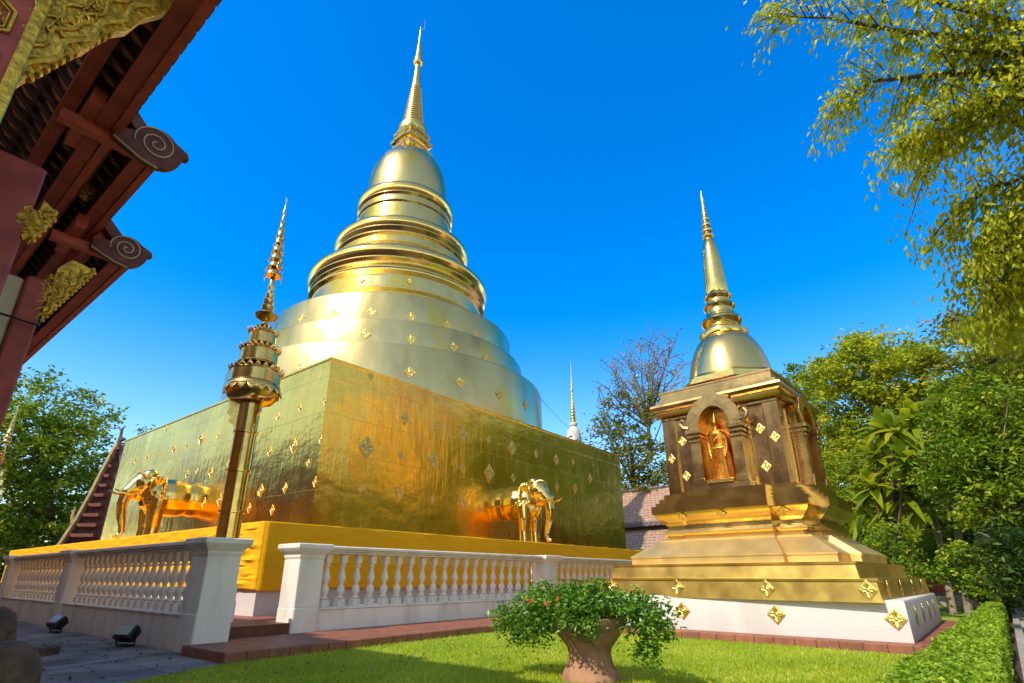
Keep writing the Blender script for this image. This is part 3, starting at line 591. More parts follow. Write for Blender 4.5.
# standing statue in the front niche
t = thing('standing_statue', 'golden orange robed standing statue inside the arched niche of the smaller chedi', 'statue', (CX, CY, 0), R(-3.8))
m = MB(); X0 = -1.50
SK = 1.16; m.loft([([(X0+.19*math.cos(a)*s_*.75, .17*1.25*math.sin(a)*s_) for a in [2*math.pi*i/20 for i in range(20)]], z) for z, s_ in ((3.14, 1.15), (3.2, 1.1), (3.5, .92), (3.8, .86), (3.95, .80), (4.08, .88), (4.2, .92), (4.27, .7), (4.30, .35))], True)
m.tube([(X0, 0, 4.24), (X0, 0, 4.40)], [.06, .055], 12); m.ball((X0, 0, 4.46), (.085, .078, .105)); m.ball((X0+.01, 0, 4.56), (.06, .055, .05)); m.lathe([(.035, 4.58), (.03, 4.62), (.012, 4.68), (.004, 4.74)], 10, (X0, 0))
m.ball((X0-.085, 0, 4.45), (.02, .014, .025), 8)
for s in (-1, 1):
    m.tube([(X0, s*.15, 4.22), (X0-.01, s*.205, 4.0), (X0-.03, s*.20, 3.82), (X0-.06, s*.17, 3.68)], [.055, .048, .042, .03], 10)
    m.ball((X0-.07, s*.165, 3.64), (.03, .025, .05), 8); m.ball((X0-.07, s*.07, 3.14), (.08, .045, .03), 8); m.ball((X0, s*.082, 4.45), (.02, .012, .045), 8)
o = m.build('figure', 'gold_red', t); rm = o.modifiers.new('join', 'REMESH'); rm.mode = 'VOXEL'; rm.voxel_size = .014; rm.use_smooth_shade = True
m = MB()
for i in range(9):
    y = -.15+i*.0375; m.tube([(X0-.15, y, 3.16), (X0-.135, y*.85, 3.5), (X0-.125, y*.8, 3.84)], .010, 6)
m.tube([(X0-.10, -.15, 3.86), (X0-.135, 0, 3.84), (X0-.10, .15, 3.86)], .016, 8); m.tube([(X0-.06, -.14, 4.18), (X0-.14, 0, 4.05), (X0-.13, .08, 3.9)], .012, 8)
for s in (-1, 1): m.prism([(s*.15, 4.0), (s*.235, 3.72), (s*.30, 3.17), (s*.20, 3.15), (s*.14, 3.5)], lambda u, v, w: (w, u, v), X0-.05, X0+.03)
m.build('robe_folds', 'gold_red', t)
MB().bbox(X0-.2, X0+.19, -.3, .3, 3.062, 3.145).build('pedestal', 'gold_leaf', t)

# ------------------------------------------------------------------ ceremonial umbrellas
def umbrella(label, loc):
    t = thing('ceremonial_umbrella', label, 'ceremonial umbrella', loc, 0, 'tiered ceremonial umbrellas at the terrace corners')
    MB().loft([(rect(.26, .26), 0), (rect(.26, .26), .35), (rect(.245, .245), .38), (rect(.245, .245), .62), (rect(.22, .22), .66)]).build('pedestal', 'plaster', t)
    pr = [(.215, .6)]
    for z in (1.15, 1.95, 2.75, 3.55): pr += [(.213, z), (.245, z+.01), (.245, z+.05), (.213, z+.06)]
    MB().lathe(pr+[(.20, 4.6)], 32).build('pole', 'gold_umbrella', t)
    def petals(r, z, n, h, up=1):
        m = MB()
        for k in range(n):
            a = 2*math.pi*k/n; c, s_ = math.cos(a), math.sin(a); w = math.pi*r/n*.95
            P = lambda u, v, o: ((r+o)*c-s_*u, (r+o)*s_+c*u, z+v*up)
            m.add([P(-w, 0, 0), P(w, 0, 0), P(w*.6, h*.6, .03), P(0, h, .045), P(-w*.6, h*.6, .03), P(0, h*.4, .05)], [(0, 1, 5), (1, 2, 5), (2, 3, 5), (3, 4, 5), (4, 0, 5)])
        return m
    for r, z0, z1, dn in ((.51, 4.62, 4.92, .14), (.385, 5.10, 5.42, 0), (.28, 5.56, 5.84, 0)):
        m = MB()
        if dn: m.lathe([(.25, z0-.42), (.42, z0-.36), (.53, z0-.22), (.555, z0-.10), (.53, z0-.02), (.52, z0)], 40)
        m.lathe([(r, z0-.02), (r+.02, z0), (r, z0+.025), (r, z1-.03), (r+.02, z1-.015), (r+.015, z1), (r*.55, z1+.16)], 40)
        c = m.build('canopy_tier', 'gold_umbrella', t)
        m = petals(r+.01, z1-.005, 22, .10); 
        m.build('petal_edging', 'gold_leaf', c)
        if dn: petals(r+.03, z0-.10, 18, .13, -1).build('petal_edging', 'gold_leaf', c)
    for k in range(3):
        a = R(125+k*120-90); c, s_ = math.cos(a), math.sin(a); m = MB()
        outl = [(.2, 4.3), (.44, 4.24), (.38, 4.08), (.42, 3.98), (.33, 3.90), (.36, 3.78), (.27, 3.74), (.2, 3.62)]
        m.prism(outl, lambda u, v, w: (u*c-s_*w, u*s_+c*w, v), -.025, .025); m.build('bracket', 'gold_leaf', t)
    pr = [(.2, 5.98), (.07, 6.08), (.06, 6.14), (.20, 6.22), (.25, 6.30), (.18, 6.36), (.11, 6.40), (.13, 6.46), (.14, 6.52), (.09, 6.56), (.11, 6.62), (.12, 6.68), (.075, 6.72), (.09, 6.78), (.095, 6.84), (.06, 6.88), (.055, 6.95), (.075, 7.0), (.065, 7.1), (.05, 7.28), (.03, 7.32)]
    MB().lathe(pr, 24).build('finial_shaft', 'gold_aged', t)
    m = MB()
    for k in range(8):
        z = 7.32+k*.22; r = .165*(1-k*.115)
        m.lathe([(r, z), (r*1.02, z+.05), (r*.8, z+.12), (r*.45, z+.2), (r*.4, z+.23)], 16)
        for q in range(6):
            a = q*math.pi/3+k*.4; m.tube([(r*math.cos(a), r*math.sin(a), z+.01), (r*1.28*math.cos(a), r*1.28*math.sin(a), z-.06), (r*1.2*math.cos(a), r*1.2*math.sin(a), z-.12)], [.012, .016, .008], 5)
    m.lathe([(.035, 9.05), (.05, 9.12), (.02, 9.2), (.012, 9.42), (.03, 9.47), (.004, 9.55)], 10)
    m.build('finial_tiers', 'gold_aged', t)
    return t
um = umbrella('tall golden tiered umbrella pole rising behind the near white railing post', (5.13, 11.1, .308))
dup(um, (5.15, 37.6, .308), None, 'golden umbrella pole tip far off in front of the leafy tree, at the left edge')

# ------------------------------------------------------------------ balustrades
BAL = None
def baluster_mesh():
    m = MB(); m.bbox(-.085, .085, -.085, .085, 0, .17); m.bbox(-.07, .07, -.07, .07, .86, 1.035)
    m.lathe([(.05, .17), (.078, .19), (.078, .21), (.045, .23), (.055, .27), (.080, .31), (.084, .35), (.070, .40), (.038, .44), (.036, .46), (.055, .50), (.078, .545), (.080, .585), (.062, .65), (.042, .72), (.033, .775), (.06, .79), (.068, .81), (.045, .83), (.055, .862)], 18)
    return m
def balustrade(name, label, loc, rot, zb, posts, spans, length):
    """runs along local +x, outer face towards local -y at y = 0, 0.55 m deep"""
    global BAL
    t = thing(name, label, 'balustrade', loc, rot, 'white railings round the terrace')
    b = MB(); b.bbox(posts[0][0]+.02, length-.02, .05, .50, zb, .50); b.bbox(posts[0][0]+.01, length-.01, .03, .52, .503, .535); b.build('base_wall', 'plaster', t)
    b = MB(); x0, x1 = posts[0][0]+.05, length-.02
    for (y0, y1, z0, z1) in ((.10, .45, 1.535, 1.575), (.05, .50, 1.577, 1.615), (.0, .55, 1.617, 1.675)): b.bbox(x0, x1, y0, y1, z0, z1)
    b.build('handrail', 'plaster', t)
    for a, c in posts:
        b = MB(); w = .012
        b.bbox(a, c, -w*.9, .55+w*.9, zb, .56, .02); b.bbox(a+.010, c-.010, .0, .55, .56, 1.40, .012)
        pl = lambda o: [(a-o, -w-o), (c+o, -w-o), (c+o, .55+w+o), (a-o, .55+w+o)]
        b.loft([(pl(-.02), 1.40), (pl(-.01), 1.43), (pl(.0), 1.45), (pl(.0), 1.49), (pl(.03), 1.53), (pl(.075), 1.575), (pl(.09), 1.60), (pl(.10), 1.615), (pl(.10), 1.68), (pl(.085), 1.695)])
        b.build('post', 'plaster', t, sharp=25)
    for a, c, n in spans:
        for k in range(n):
            x = a+(c-a)*(k+.5)/n
            if BAL is None: BAL = baluster_mesh().build('baluster', 'plaster', t, (x, .275, .50)); BAL.parent = t
            else: put(BAL, 'baluster', t, (x, .275, .50))
    return t
balustrade('white_balustrade', 'white balustrade in full view behind the shrub pot, ending at the small chedi', (5.98, 9.85, 0), 0, .13, [(0, .55), (8.1, 8.75), (16.2, 16.85)], [(.62, 8.05, 20), (8.82, 16.15, 20)], 16.8)
balustrade('white_balustrade', 'shaded white balustrade receding along the paving with floodlights at its foot', (4.12, 23.2, 0), R(-90), -.02, [(0, .6), (6.0, 6.6), (13.15, 13.74)], [(.66, 5.94, 15), (6.66, 13.08, 19)], 13.7)

# ------------------------------------------------------------------ floodlights, stone bollards, block
def floodlight(label, loc, rot, tilt):
    t = thing('floodlight', label, 'floodlight', loc, rot, 'black floodlights at the railing foot')
    c, s_ = math.cos(tilt), math.sin(tilt)
    ro = lambda x, y, z: (x*c+z*s_, y, -x*s_+z*c+.2)
    m = MB(); o = MB(); o.bbox(-.08, .06, -.17, .17, -.12, .12, .02); m.add([ro(*p) for p in o.v], o.f)
    o = MB()
    for k in range(6): o.bbox(.06, .11, -.14+k*.052, -.125+k*.052, -.1, .1, .003)
    m.add([ro(*p) for p in o.v], o.f); m.build('housing', 'black_metal', t)
    o = MB(); o.bbox(-.095, -.082, -.14, .14, -.09, .09, .004); g = MB(); g.add([ro(*p) for p in o.v], o.f); g.build('glass', 'lamp_glass', t)
    m = MB(); m.tube([(0, -.19, .2), (0, -.19, .02), (0, .19, .02), (0, .19, .2)], .014, 6); m.bbox(-.07, .07, -.1, .1, 0, .02, .004); m.build('stand', 'black_metal', t)
floodlight('black floodlight nearest the terracotta step at the railing foot', (3.86, 11.35, .004), R(25), R(40))
floodlight('black floodlight under the middle post of the shaded railing', (3.80, 15.15, .004), R(15), R(48))
floodlight('black floodlight farthest along the shaded railing, behind the round stone', (3.9, 21.2, .004), R(10), R(45))
def bollard(label, loc, k=1):
    t = MB(); pr = [(.19, 0), (.20, .04), (.185, .1), (.205, .3), (.22, .45), (.215, .56), (.18, .64), (.11, .69), (.02, .70)]
    t.lathe([(r*k, z*k) for r, z in pr], 28); o = t.build('stone_bollard', 'stone', None, loc)
    for v in o.data.vertices:
        v.co.x += .012*math.sin(v.co.z*17+v.co.y*9); v.co.y += .010*math.sin(v.co.z*13+v.co.x*11)
    tag(o, label, 'bollard', 'rounded stones beside the paving')
p = at(0, 660, 5.0); bollard('dark rounded stone bollard cut by the bottom left corner', (p.x, p.y, .0), 1.02)
p = at(-14, 620, 7.6); bollard('farther dark rounded stone at the left edge above the first one', (p.x, p.y, .0), 1.18)
p = at(38, 643, 11.3); tag(MB().bbox(-.28, .28, -.16, .16, 0, .12, .02).build('stone_block', 'stone', None, (p.x, p.y, .004), R(35)), 'low dark stone block lying on the paving beside the bollard', 'block')

# ------------------------------------------------------------------ potted shrub
pp = Vector((6.02, 3.62, 0))
t = thing('terracotta_pot', 'waisted terracotta pot standing on the lawn under a leafy shrub', 'pot', pp)
MB().lathe([(.01, .0), (.33, .0), (.335, .04), (.31, .09), (.26, .18), (.24, .27), (.255, .34), (.32, .42), (.40, .52), (.45, .60), (.455, .65), (.41, .665), (.39, .60), (.05, .58)], 40).build('pot_body', 'terracotta_pot', t)
MB().lathe([(.01, .6), (.395, .605)], 24).build('potting_soil', 'soil', t)
t = thing('flowering_shrub', 'spreading green shrub with a few orange red flowers overhanging its pot', 'shrub', pp+Vector((-.06, .09, .565)))
bl = [((-.12, .10, .26), (.42, .5, .17)), ((.1, -.45, .24), (.42, .4, .17)), ((0, .58, .17), (.35, .36, .19)), ((.05, -.85, .10), (.3, .28, .20)), ((-.3, 0, .15), (.3, .5, .16)), ((.25, .1, .22), (.35, .5, .17)), ((-.1, .95, .02), (.2, .22, .2)), ((.0, -.95, .0), (.18, .18, .14)), ((-.2, .4, .02), (.22, .3, .16)), ((-.34, -.25, .04), (.16, .25, .12)), ((-.05, -.2, .42), (.12, .3, .07)), ((.0, .35, .40), (.12, .25, .07))]
P, T = blob_points(bl, 560, 15, .062, .40, .8); leaves_mesh('foliage', P, .062*(.7+.6*rng.random(len(P))), 'leaf_shrub', t, .6, .5, .1, tone=T*.7+.12)
P, T = blob_points([((-.05, -.86, -.2), (.12, .14, .14)), ((-.15, .6, -.14), (.14, .18, .1)), ((.1, -.72, -.22), (.1, .12, .1)), ((-.12, .85, -.12), (.1, .12, .1))], 46, 14, .045, .3, 1); leaves_mesh('trailing_sprays', P, .055*(.7+.6*rng.random(len(P))), 'leaf_shrub', t, .3, .5, .4, tone=T*.6+.1)
m = MB()
for k in range(34):
    a = rng.random()*6.28; rr = .25+.65*rng.random(); e = Vector((rr*.6*math.cos(a), rr*math.sin(a), .1+.3*rng.random())); m.tube([(0.08*math.cos(a), .08*math.sin(a), .0), (e.x*.5, e.y*.5, .22), e], [.012, .009, .004], 5)
m.build('stems', 'bark', t)
m = MB()
for (x, y) in ((540, 598), (556, 600), (568, 595)):
    p = at(x, y, 6.62)-pp-Vector((0, 0, .6))
    for k in range(7): m.ball((p.x+rng.normal()*.018, p.y+rng.normal()*.018, p.z+rng.normal()*.012), .014, 6)
m.build('flowers', 'flower', t)

# ------------------------------------------------------------------ viharn: tiered eaves, pillars, brackets
VR = Vector((-3, 10, 0))
vh = thing('viharn_hall', 'red wooden temple hall with tiered eaves, carved brackets and spiral eave ends', 'temple hall', VR)
def vb(m, name, mt, parent=None, sharp=35):
    p = parent or vh; o = m.build(name, mt, p, (-VR if p is vh else (0, 0, 0)), sharp=sharp); return o
vb(MB().box(-9.5, -1.6, 4.0, 57, 0, 6.2), 'wall', 'cream_wall')
vb(MB().box(-9.7, -1.2, 3.2, 57.5, 0, .45), 'stone_base', 'concrete_light')
SL = math.tan(R(43)); XR = -5.6
tiers = [(.74, 5.05, 2.2, 9.0), (1.11, 4.98, 5.32, 12.5), (1.52, 4.74, 7.12, 58)]
for ti, (xe, ze, ya, yb) in enumerate(tiers):
    zr = ze+(xe-XR)*SL; m = MB()
    sl = lambda u, v, w: (u, w, v)
    m.prism([(xe, ze+.0), (XR, zr), (2*XR-xe, ze), (2*XR-xe, ze+.12), (XR, zr+.14), (xe, ze+.12)], sl, ya, yb)
    rf = vb(m, 'roof_tier', 'roof_tile_dark', None, 20)
    # tile lozenges seen from below, battens and rafters
    m = MB(); tl = MB(); yend = min(yb, 15)
    nrow = 9 if ti == 0 else 6
    for i in range(nrow):
        x = xe-.10-i*.20; z = ze+(xe-x)*SL; m.box(x-.022, x+.022, ya+.05, yend, z-.035, z-.012)
    for j in range(int((yend-ya)/.21)):
        y = ya+.1+j*.21; x1 = xe-.1-nrow*.20
        m.add([(xe-.05, y, ze-.02), (xe-.05, y+.035, ze-.02), (x1, y+.035, ze+(xe-x1)*SL-.02), (x1, y, ze+(xe-x1)*SL-.02), (xe-.05, y, ze-.06), (xe-.05, y+.035, ze-.06), (x1, y+.035, ze+(xe-x1)*SL-.06), (x1, y, ze+(xe-x1)*SL-.06)], [(0, 1, 2, 3), (4, 5, 6, 7), (0, 1, 5, 4), (3, 2, 6, 7), (0, 3, 7, 4), (1, 2, 6, 5)])
        for i in range(nrow):
            x = xe-.20-i*.20; z = ze+(xe-x)*SL-.008; q = y+.12
            tl.add([(x+.075, q, z-.075*SL-.02), (x, q+.07, z-.02), (x-.075, q, z+.075*SL-.02), (x, q-.07, z-.02), (x, q, z-.045)], [(0, 1, 4), (1, 2, 4), (2, 3, 4), (3, 0, 4)])
    q_ = vb(tl, 'tile_undersides', 'roof_tile_under', None); q_['kind'] = 'stuff'; vb(m, 'battens', 'dark_wood', None)
    m = MB(); m.box(xe-.02, xe+.05, ya, yb, ze-.11, ze+.03); fb = vb(m, 'fascia', 'red_trim')
    m = MB(); m.box(xe-.005, xe+.065, ya, yb, ze+.032, ze+.065)
    for j in range(int((yend-ya)/.16)): m.box(xe+.066, xe+.085, ya+j*.16, ya+j*.16+.12, ze+.03, ze+.10)
    vb(m, 'tile_ends', 'roof_tile_dark')
    m = MB(); m.box(xe-.15, xe-.03, ya+.02, yb, ze-.10, ze-.085); vb(m, 'soffit_board', 'red_wood')
    bx = xe-.33; bz = ze+.33*SL; m = MB(); m.box(bx-.055, bx+.055, ya+.04, yb, bz-.24, bz-.09)
    vb(m, 'beam', 'red_trim')
    if ti:
        # gable-end board with its curled lower end
        m = MB(); z0 = ze+.05
        m.prism([(xe-.1, z0-.05), (xe-.1, z0+.12), (XR, z0+(xe-XR)*SL+.2), (XR, z0+(xe-XR)*SL)], lambda u, v, w: (u, w, v), ya-.06, ya+.0); bb = vb(m, 'bargeboard', 'scroll_wood')
        m = MB(); cx, cz, rr = xe-.03-.03*(ti == 2), ze+.02, (.2, .2, .185)[ti]
        ol = [(cx-.34, cz+.0)]+[(cx+rr*math.cos(a), cz+rr*math.sin(a)*1.0) for a in [R(165-15*k) for k in range(9)]]
        ol += [(cx+rr*1.32, cz+.09), (cx+rr*1.44, cz+.03), (cx+rr*1.18, cz+.01)]
        ol += [(cx+rr*1.18*math.cos(a), cz+rr*1.12*math.sin(a)) for a in [R(-8-13*k) for k in range(9)]]+[(cx-.34, cz-.12)]
        m.prism(ol, lambda u, v, w: (u, w, v), ya-.10, ya-.02); sc = vb(m, 'eave_scroll', 'scroll_wood', None, 30)
        m = MB(); sp = [(cx-.01+.93*rr*(1-k/52)*math.cos(R(200-k*17)), ya-.105, cz+.015+.93*rr*(1-k/52)*math.sin(R(200-k*17))) for k in range(50)]
        m.tube(sp, .009, 5); m.tube([(cx-.34, ya-.105, cz-.12), (cx-.1, ya-.105, cz-1.1*rr), (cx+.05, ya-.105, cz-1.2*rr)], .010, 5)
        vb(m, 'spiral_trim', 'pale_trim', sc)
        m = MB(); m.box(xe-.75, xe-.03, ya-.02, ya+.08, ze-.12, ze-.02); m.box(xe-.62, xe-.52, ya-.3, ya+.5, ze-.02, ze+.14); vb(m, 'end_beam', 'red_trim')
def pillar(name, x0, x1, y0, y1, z0, z1, mt, parent=None): return vb(MB().bbox(x0, x1, y0, y1, z0, z1, .02), name, mt, parent)
pl0 = pillar('pillar', -.62, .03, 3.5, 4.05, 0, 5.35, 'red_wood')
m = MB()                                    # gilt lattice of hexagons on the first pillar
m.bbox(-.025, .035, 3.465, 3.5, 0, 5.35, .006); m.bbox(-.625, -.565, 3.465, 3.5, 0, 5.35, .006)
for k in range(16):
    for q in range(2):
        cx, cz = -.19-q*.24, 2.2+k*.30+q*.15; hx = [(cx+.125*math.cos(R(60*i+30)), 3.49, cz+.145*math.sin(R(60*i+30))) for i in range(7)]
        if cz < 5.2: m.tube(hx, .012, 5); m.tube([(cx+.10*math.cos(R(60*i+30)), 3.492, cz+.118*math.sin(R(60*i+30))) for i in range(7)], .006, 5)
        if cz < 5.2:
            m.ball((cx, 3.492, cz), (.022, .012, .022), 8)
            for i in range(5):
                a = R(72*i+20); m.ball((cx+.045*math.cos(a), 3.493, cz+.045*math.sin(a)), (.024, .010, .018), 8); m.tube([(cx+.05*math.cos(a+.3), 3.49, cz+.05*math.sin(a+.3)), (cx+.085*math.cos(a+.5), 3.49, cz+.085*math.sin(a+.5)), (cx+.075*math.cos(a+.9), 3.49, cz+.075*math.sin(a+.9))], .007, 4)
vb(m, 'gilt_pattern', 'gold_paint', pl0)
plA = pillar('pillar', -.25, .394, 5.0, 5.55, 0, 4.13, 'red_wood')
pillar('pillar', .15, .695, 7.12, 7.55, 0, 4.06, 'cream_wall'); plB = pillar('pillar', .70, .90, 7.07, 7.6, 0, 4.10, 'red_wood')
pillar('pillar', .32, .90, 13.2, 13.75, 0, 5.35, 'red_wood'); pillar('pillar', .32, .90, 20, 20.55, 0, 5.35, 'red_wood')
def bracket(Y, pts, nag):
    """carved wedge-shaped eave bracket in the plane y = Y, pts = its outline (x, z)"""
    m = MB(); m.prism(pts, lambda u, v, w: (u, w, v), Y, Y+.07); o = vb(m, 'carved_bracket', 'gold_paint', None, 25)
    m = MB()
    (ax, az), (bx, bz) = nag; L = math.hypot(bx-ax, bz-az); ux, uz = (bx-ax)/L, (bz-az)/L; px, pz = -uz, ux
    for lane in range(5):
        off = lane*.055*L/.9+.03; w_ = .012 if lane else .02; cut = .1*lane
        q = []
        for k in range(24):
            s_ = L*(cut+(1-2*cut)*k/23); q.append((ax+ux*s_+px*(off+.022*math.sin(k*1.1+lane)), Y-.012, az+uz*s_+pz*(off+.022*math.sin(k*1.1+lane))))
        m.tube(q, w_, 6)
    for k in range(int(L/.06)):
        s_ = .04+k*.06; m.ball((ax+ux*s_+px*.005, Y+.03, az+uz*s_+pz*.005), (.034, .05, .026), 8)
    for k in range(10):
        s_ = L*(.3+.04*k); c = (ax+ux*s_+px*.12, az+uz*s_+pz*.12)
        m.tube([(c[0]+.05*math.cos(a*.8+k)*(1-a/8), Y-.015, c[1]+.05*math.sin(a*.8+k)*(1-a/8)) for a in range(7)], .009, 5)
    vb(m, 'carved_relief', 'gold_paint', o)
bracket(3.52, [(.032, 3.66), (.032, 4.95), (.60, 5.02), (.56, 4.80), (.45, 4.62), (.40, 4.46), (.31, 4.34), (.24, 4.12), (.15, 3.98)], ((.05, 3.72), (.52, 4.86)))
def wedge(Y, *px):
    q = [on_plane(x, y, 1, Y) for x, y in px]; return [(p.x, p.z) for p in q]
q = wedge(5.02, (29, 242), (44, 200), (58, 214), (49, 226)); bracket(5.02, q, (q[0], q[2]))
q = wedge(7.09, (39, 322), (58, 268), (73, 260), (96, 271), (68, 297)); bracket(7.09, q, (q[0], q[3]))
q = wedge(6.6, (84, 200), (97, 184), (103, 188), (96, 193)); bracket(6.6, q, (q[0], q[2]))
tag(MB().tube([on_plane(-30, 306, 1, 7.0)+Vector((0, -.02, 0)), on_plane(0, 314, 1, 7.0)+Vector((0, -.02, 0)), on_plane(38, 326, 1, 7.0)+Vector((0, -.02, 0)), Vector((.915, 7.2, 3.88)), Vector((.915, 7.9, 3.9))], .012, 6).build('cable', 'cable_black'), 'thin black cable strung across the red and cream pillars', 'cable')

# ------------------------------------------------------------------ background buildings
t = thing('tiled_hall', 'salmon tiled roof of a low hall between the golden stupa and the small chedi', 'hall', (38, 17, 0), R(-8))
MB().box(0, 9, -3, 9, 0, 2.9).build('wall', 'cream_wall', t)
m = MB(); m.prism([(-1.0, 2.75), (-1.0, 2.9), (2.0, 4.7), (2.0, 4.5)], lambda u, v, w: (u, w, v), -3.6, 10); m.build('lower_roof', 'roof_tile_rows', t)
m = MB(); m.prism([(1.2, 4.72), (1.2, 4.9), (5.2, 8.0), (9.2, 4.9), (9.2, 4.72), (5.2, 7.75)], lambda u, v, w: (u, w, v), -3.6, 10); m.build('upper_roof', 'roof_tile_rows', t)
m = MB(); m.box(1.06, 1.2, -3.65, 10.05, 4.62, 4.95)
for k in range(30): m.box(1.0, 1.06, -3.6+k*.45, -3.35+k*.45, 4.66, 4.92)
m.build('roof_edge', 'roof_grey', t)
MB().tube([(5.2, -3.6, 8.05), (5.2, 10, 8.05)], .14, 8).build('ridge', 'roof_grey', t)

def dist_pt(x, y, d): return at(x, y, d)
g0, g1, g2, ap = at(62, 548, 44), at(84, 520, 44), at(104, 478, 44), at(120, 444, 44)
base = Vector((ap.x, ap.y, 0)); t = thing('gabled_hall', 'old red hall with a steep curved gable behind the left end of the stupa', 'temple hall', base)
rv = Vector((_R.x, _R.y, 0)); dv = Vector((.78, .62, 0)); L = lambda p: Vector(p)-base
prof = [(-5.3, 2.6), (-4.2, 3.9), (-3.0, 5.6), (-2.0, 7.6), (-1.0, 10.0), (-.35, 11.4), (0, 11.9)]
prof = [(u*.46, v*(ap.z/11.9)) for u, v in prof]
def gm(u, v, w): return rv*u+dv*w+Vector((0, 0, v))
full = prof+[(-u, v) for u, v in prof[-2::-1]]
m = MB(); m.prism([(-2.05, 0)]+[(u*.96, v-.25) for u, v in full]+[(2.05, 0)], gm, .1, 8); m.build('wall', 'roof_tile_dark', t)
m = MB(); n = len(full)
for i in range(n-1):
    (u0, v0), (u1, v1) = full[i], full[i+1]
    m.prism([(u0, v0), (u1, v1), (u1, v1-.3), (u0, v0-.3)], gm, -.05, 8.4)
m.build('roof', 'roof_grey', t)
m = MB()
for i in range(len(prof)-1):
    (u0, v0), (u1, v1) = prof[i], prof[i+1]
    m.prism([(u0-.07, v0+.08), (u1-.06, v1+.08), (u1+.06, v1-.04), (u0+.07, v0-.08)], gm, -.32, -.06)
m.build('bargeboard', 'pale_trim', t)
for k in range(12):
    m = MB(); v = 3.0+k*.62; u0 = np.interp(v, [p[1] for p in prof], [p[0] for p in prof])
    m.prism([(u0+.2, v), (.0, v), (.0, v-.2), (u0+.35, v-.2)], gm, -.30-.0*k, .09); m.build('gable_ledge', 'dull_red', t)
m = MB(); m.tube([gm(0, ap.z-.1, -.15), gm(.05, ap.z+.5, -.2), gm(.1, ap.z+.95, -.3), gm(.35, ap.z+1.15, -.4)], [.16, .1, .08, .03], 8); m.tube([gm(.1, ap.z+.9, -.3), gm(-.3, ap.z+1.05, -.3)], [.07, .02], 6)
m.build('roof_finial', 'roof_grey', t)
m = MB(); m.tube([gm(-1.5, 5.3*ap.z/11.9, -.2), gm(-1.65, 5.9*ap.z/11.9, -.25), gm(-1.6, 6.7*ap.z/11.9, -.3)], [.14, .10, .03], 8); m.build('eave_finial', 'pale_trim', t)

c = at(574, 437, 60); t = thing('small_white_stupa', 'distant slim white and gold stupa spire above the golden wall', 'stupa', (c.x, c.y, 0)); k = 1.0
MB().lathe([(5, 0), (5, 2), (4.2, 2.1), (4.2, 4), (3.4, 4.2), (3.4, 6), (2.6, 6.3), (2.4, 8.5), (1.9, 8.8), (1.9, 10.5), (1.5, 10.8), (1.5, 12)], 32).build('terraces', 'plaster_white', t)
MB().lathe([(1.3, 11.9), (1.05, 13.2), (.86, 15), (.80, 16.0), (.72, 16.4), (.5, 16.8), (.3, 17.0), (.45, 17.1), (.45, 17.35), (.2, 17.5)], 32).build('bell', 'plaster_white', t)
pr = [(.3, 17.4)]
for i in range(10): pr += [(.30-.018*i, 17.5+i*.35), (.34-.02*i, 17.62+i*.35), (.26-.018*i, 17.8+i*.35)]
MB().lathe(pr+[(.10, 21.1), (.18, 21.3), (.08, 21.6), (.13, 22.1), (.06, 22.4), (.09, 23.0), (.04, 23.4), (.02, 25.0)], 16).build('spire', 'gold_leaf', t)
a_, b_ = at(540, 398, 36), at(574, 432, 59.5)
tag(MB().tube([a_, a_.lerp(b_, .5)-Vector((0, 0, .2)), b_], .018, 5).build('guy_wire', 'cable_black'), 'thin wire running from the golden terraces down to the distant white stupa', 'wire')

# red pavilion and a visitor under the trees
c = at(905, 560, 31); t = thing('red_pavilion', 'dark red open pavilion half hidden under the trees right of the chedi', 'pavilion', (c.x, c.y, 0), R(10))
MB().box(-2, 6, -4.5, 4.5, 0, .35).build('floor_slab', 'concrete_light', t)
for x in (-1.8, 5.8):
    for y in (-4.2, 0, 4.2): MB().bbox(x-.13, x+.13, y-.13, y+.13, .35, 3.0).build('post', 'red_trim', t)
MB().prism([(-3, 2.75), (-3, 2.9), (2, 5.4), (7, 2.9), (7, 2.75), (2, 5.15)], lambda u, v, w: (u, w, v), -5.3, 5.3).build('roof', 'roof_tile_dark', t)
MB().box(5.6, 5.75, -4, 4, .352, 2.6).build('back_wall', 'red_wood', t)
c = at(920, 590, 25); t = thing('person', 'person in a pink red top and dark trousers standing under the trees beyond the chedi', 'person', (c.x, c.y, 0), R(150))
m = MB()
for s in (-1, 1):
    m.tube([(0, s*.10, .92), (.02, s*.10, .5), (0, s*.10, .08)], [.095, .07, .05], 10); m.ball((.07, s*.10, .04), (.12, .045, .045), 8)
    m.tube([(0, s*.19, 1.40), (.0, s*.24, 1.15), (.08, s*.22, .92)], [.055, .045, .035], 8); m.ball((.10, s*.22, .87), (.04, .03, .06), 8)
m.tube([(0, 0, .85), (0, 0, 1.1), (0, 0, 1.36), (0, 0, 1.46), (0, 0, 1.55)], [.15, .14, .17, .08, .05], 12); m.ball((.01, 0, 1.63), (.09, .075, .11)); m.ball((.10, 0, 1.62), (.02, .015, .02), 6)
o = m.build('person_body', 'skin', t); rm = o.modifiers.new('join', 'REMESH'); rm.mode = 'VOXEL'; rm.voxel_size = .02; rm.use_smooth_shade = True
m = MB(); m.tube([(0, 0, .86), (0, 0, 1.1), (0, 0, 1.36), (0, 0, 1.45)], [.175, .165, .19, .10], 14)
for s in (-1, 1): m.tube([(0, s*.17, 1.41), (0, s*.235, 1.2), (0, s*.245, 1.12)], [.07, .06, .06], 8)
o = m.build('shirt', 'red_cloth', t); rm = o.modifiers.new('join', 'REMESH'); rm.mode = 'VOXEL'; rm.voxel_size = .02; rm.use_smooth_shade = True
m = MB()
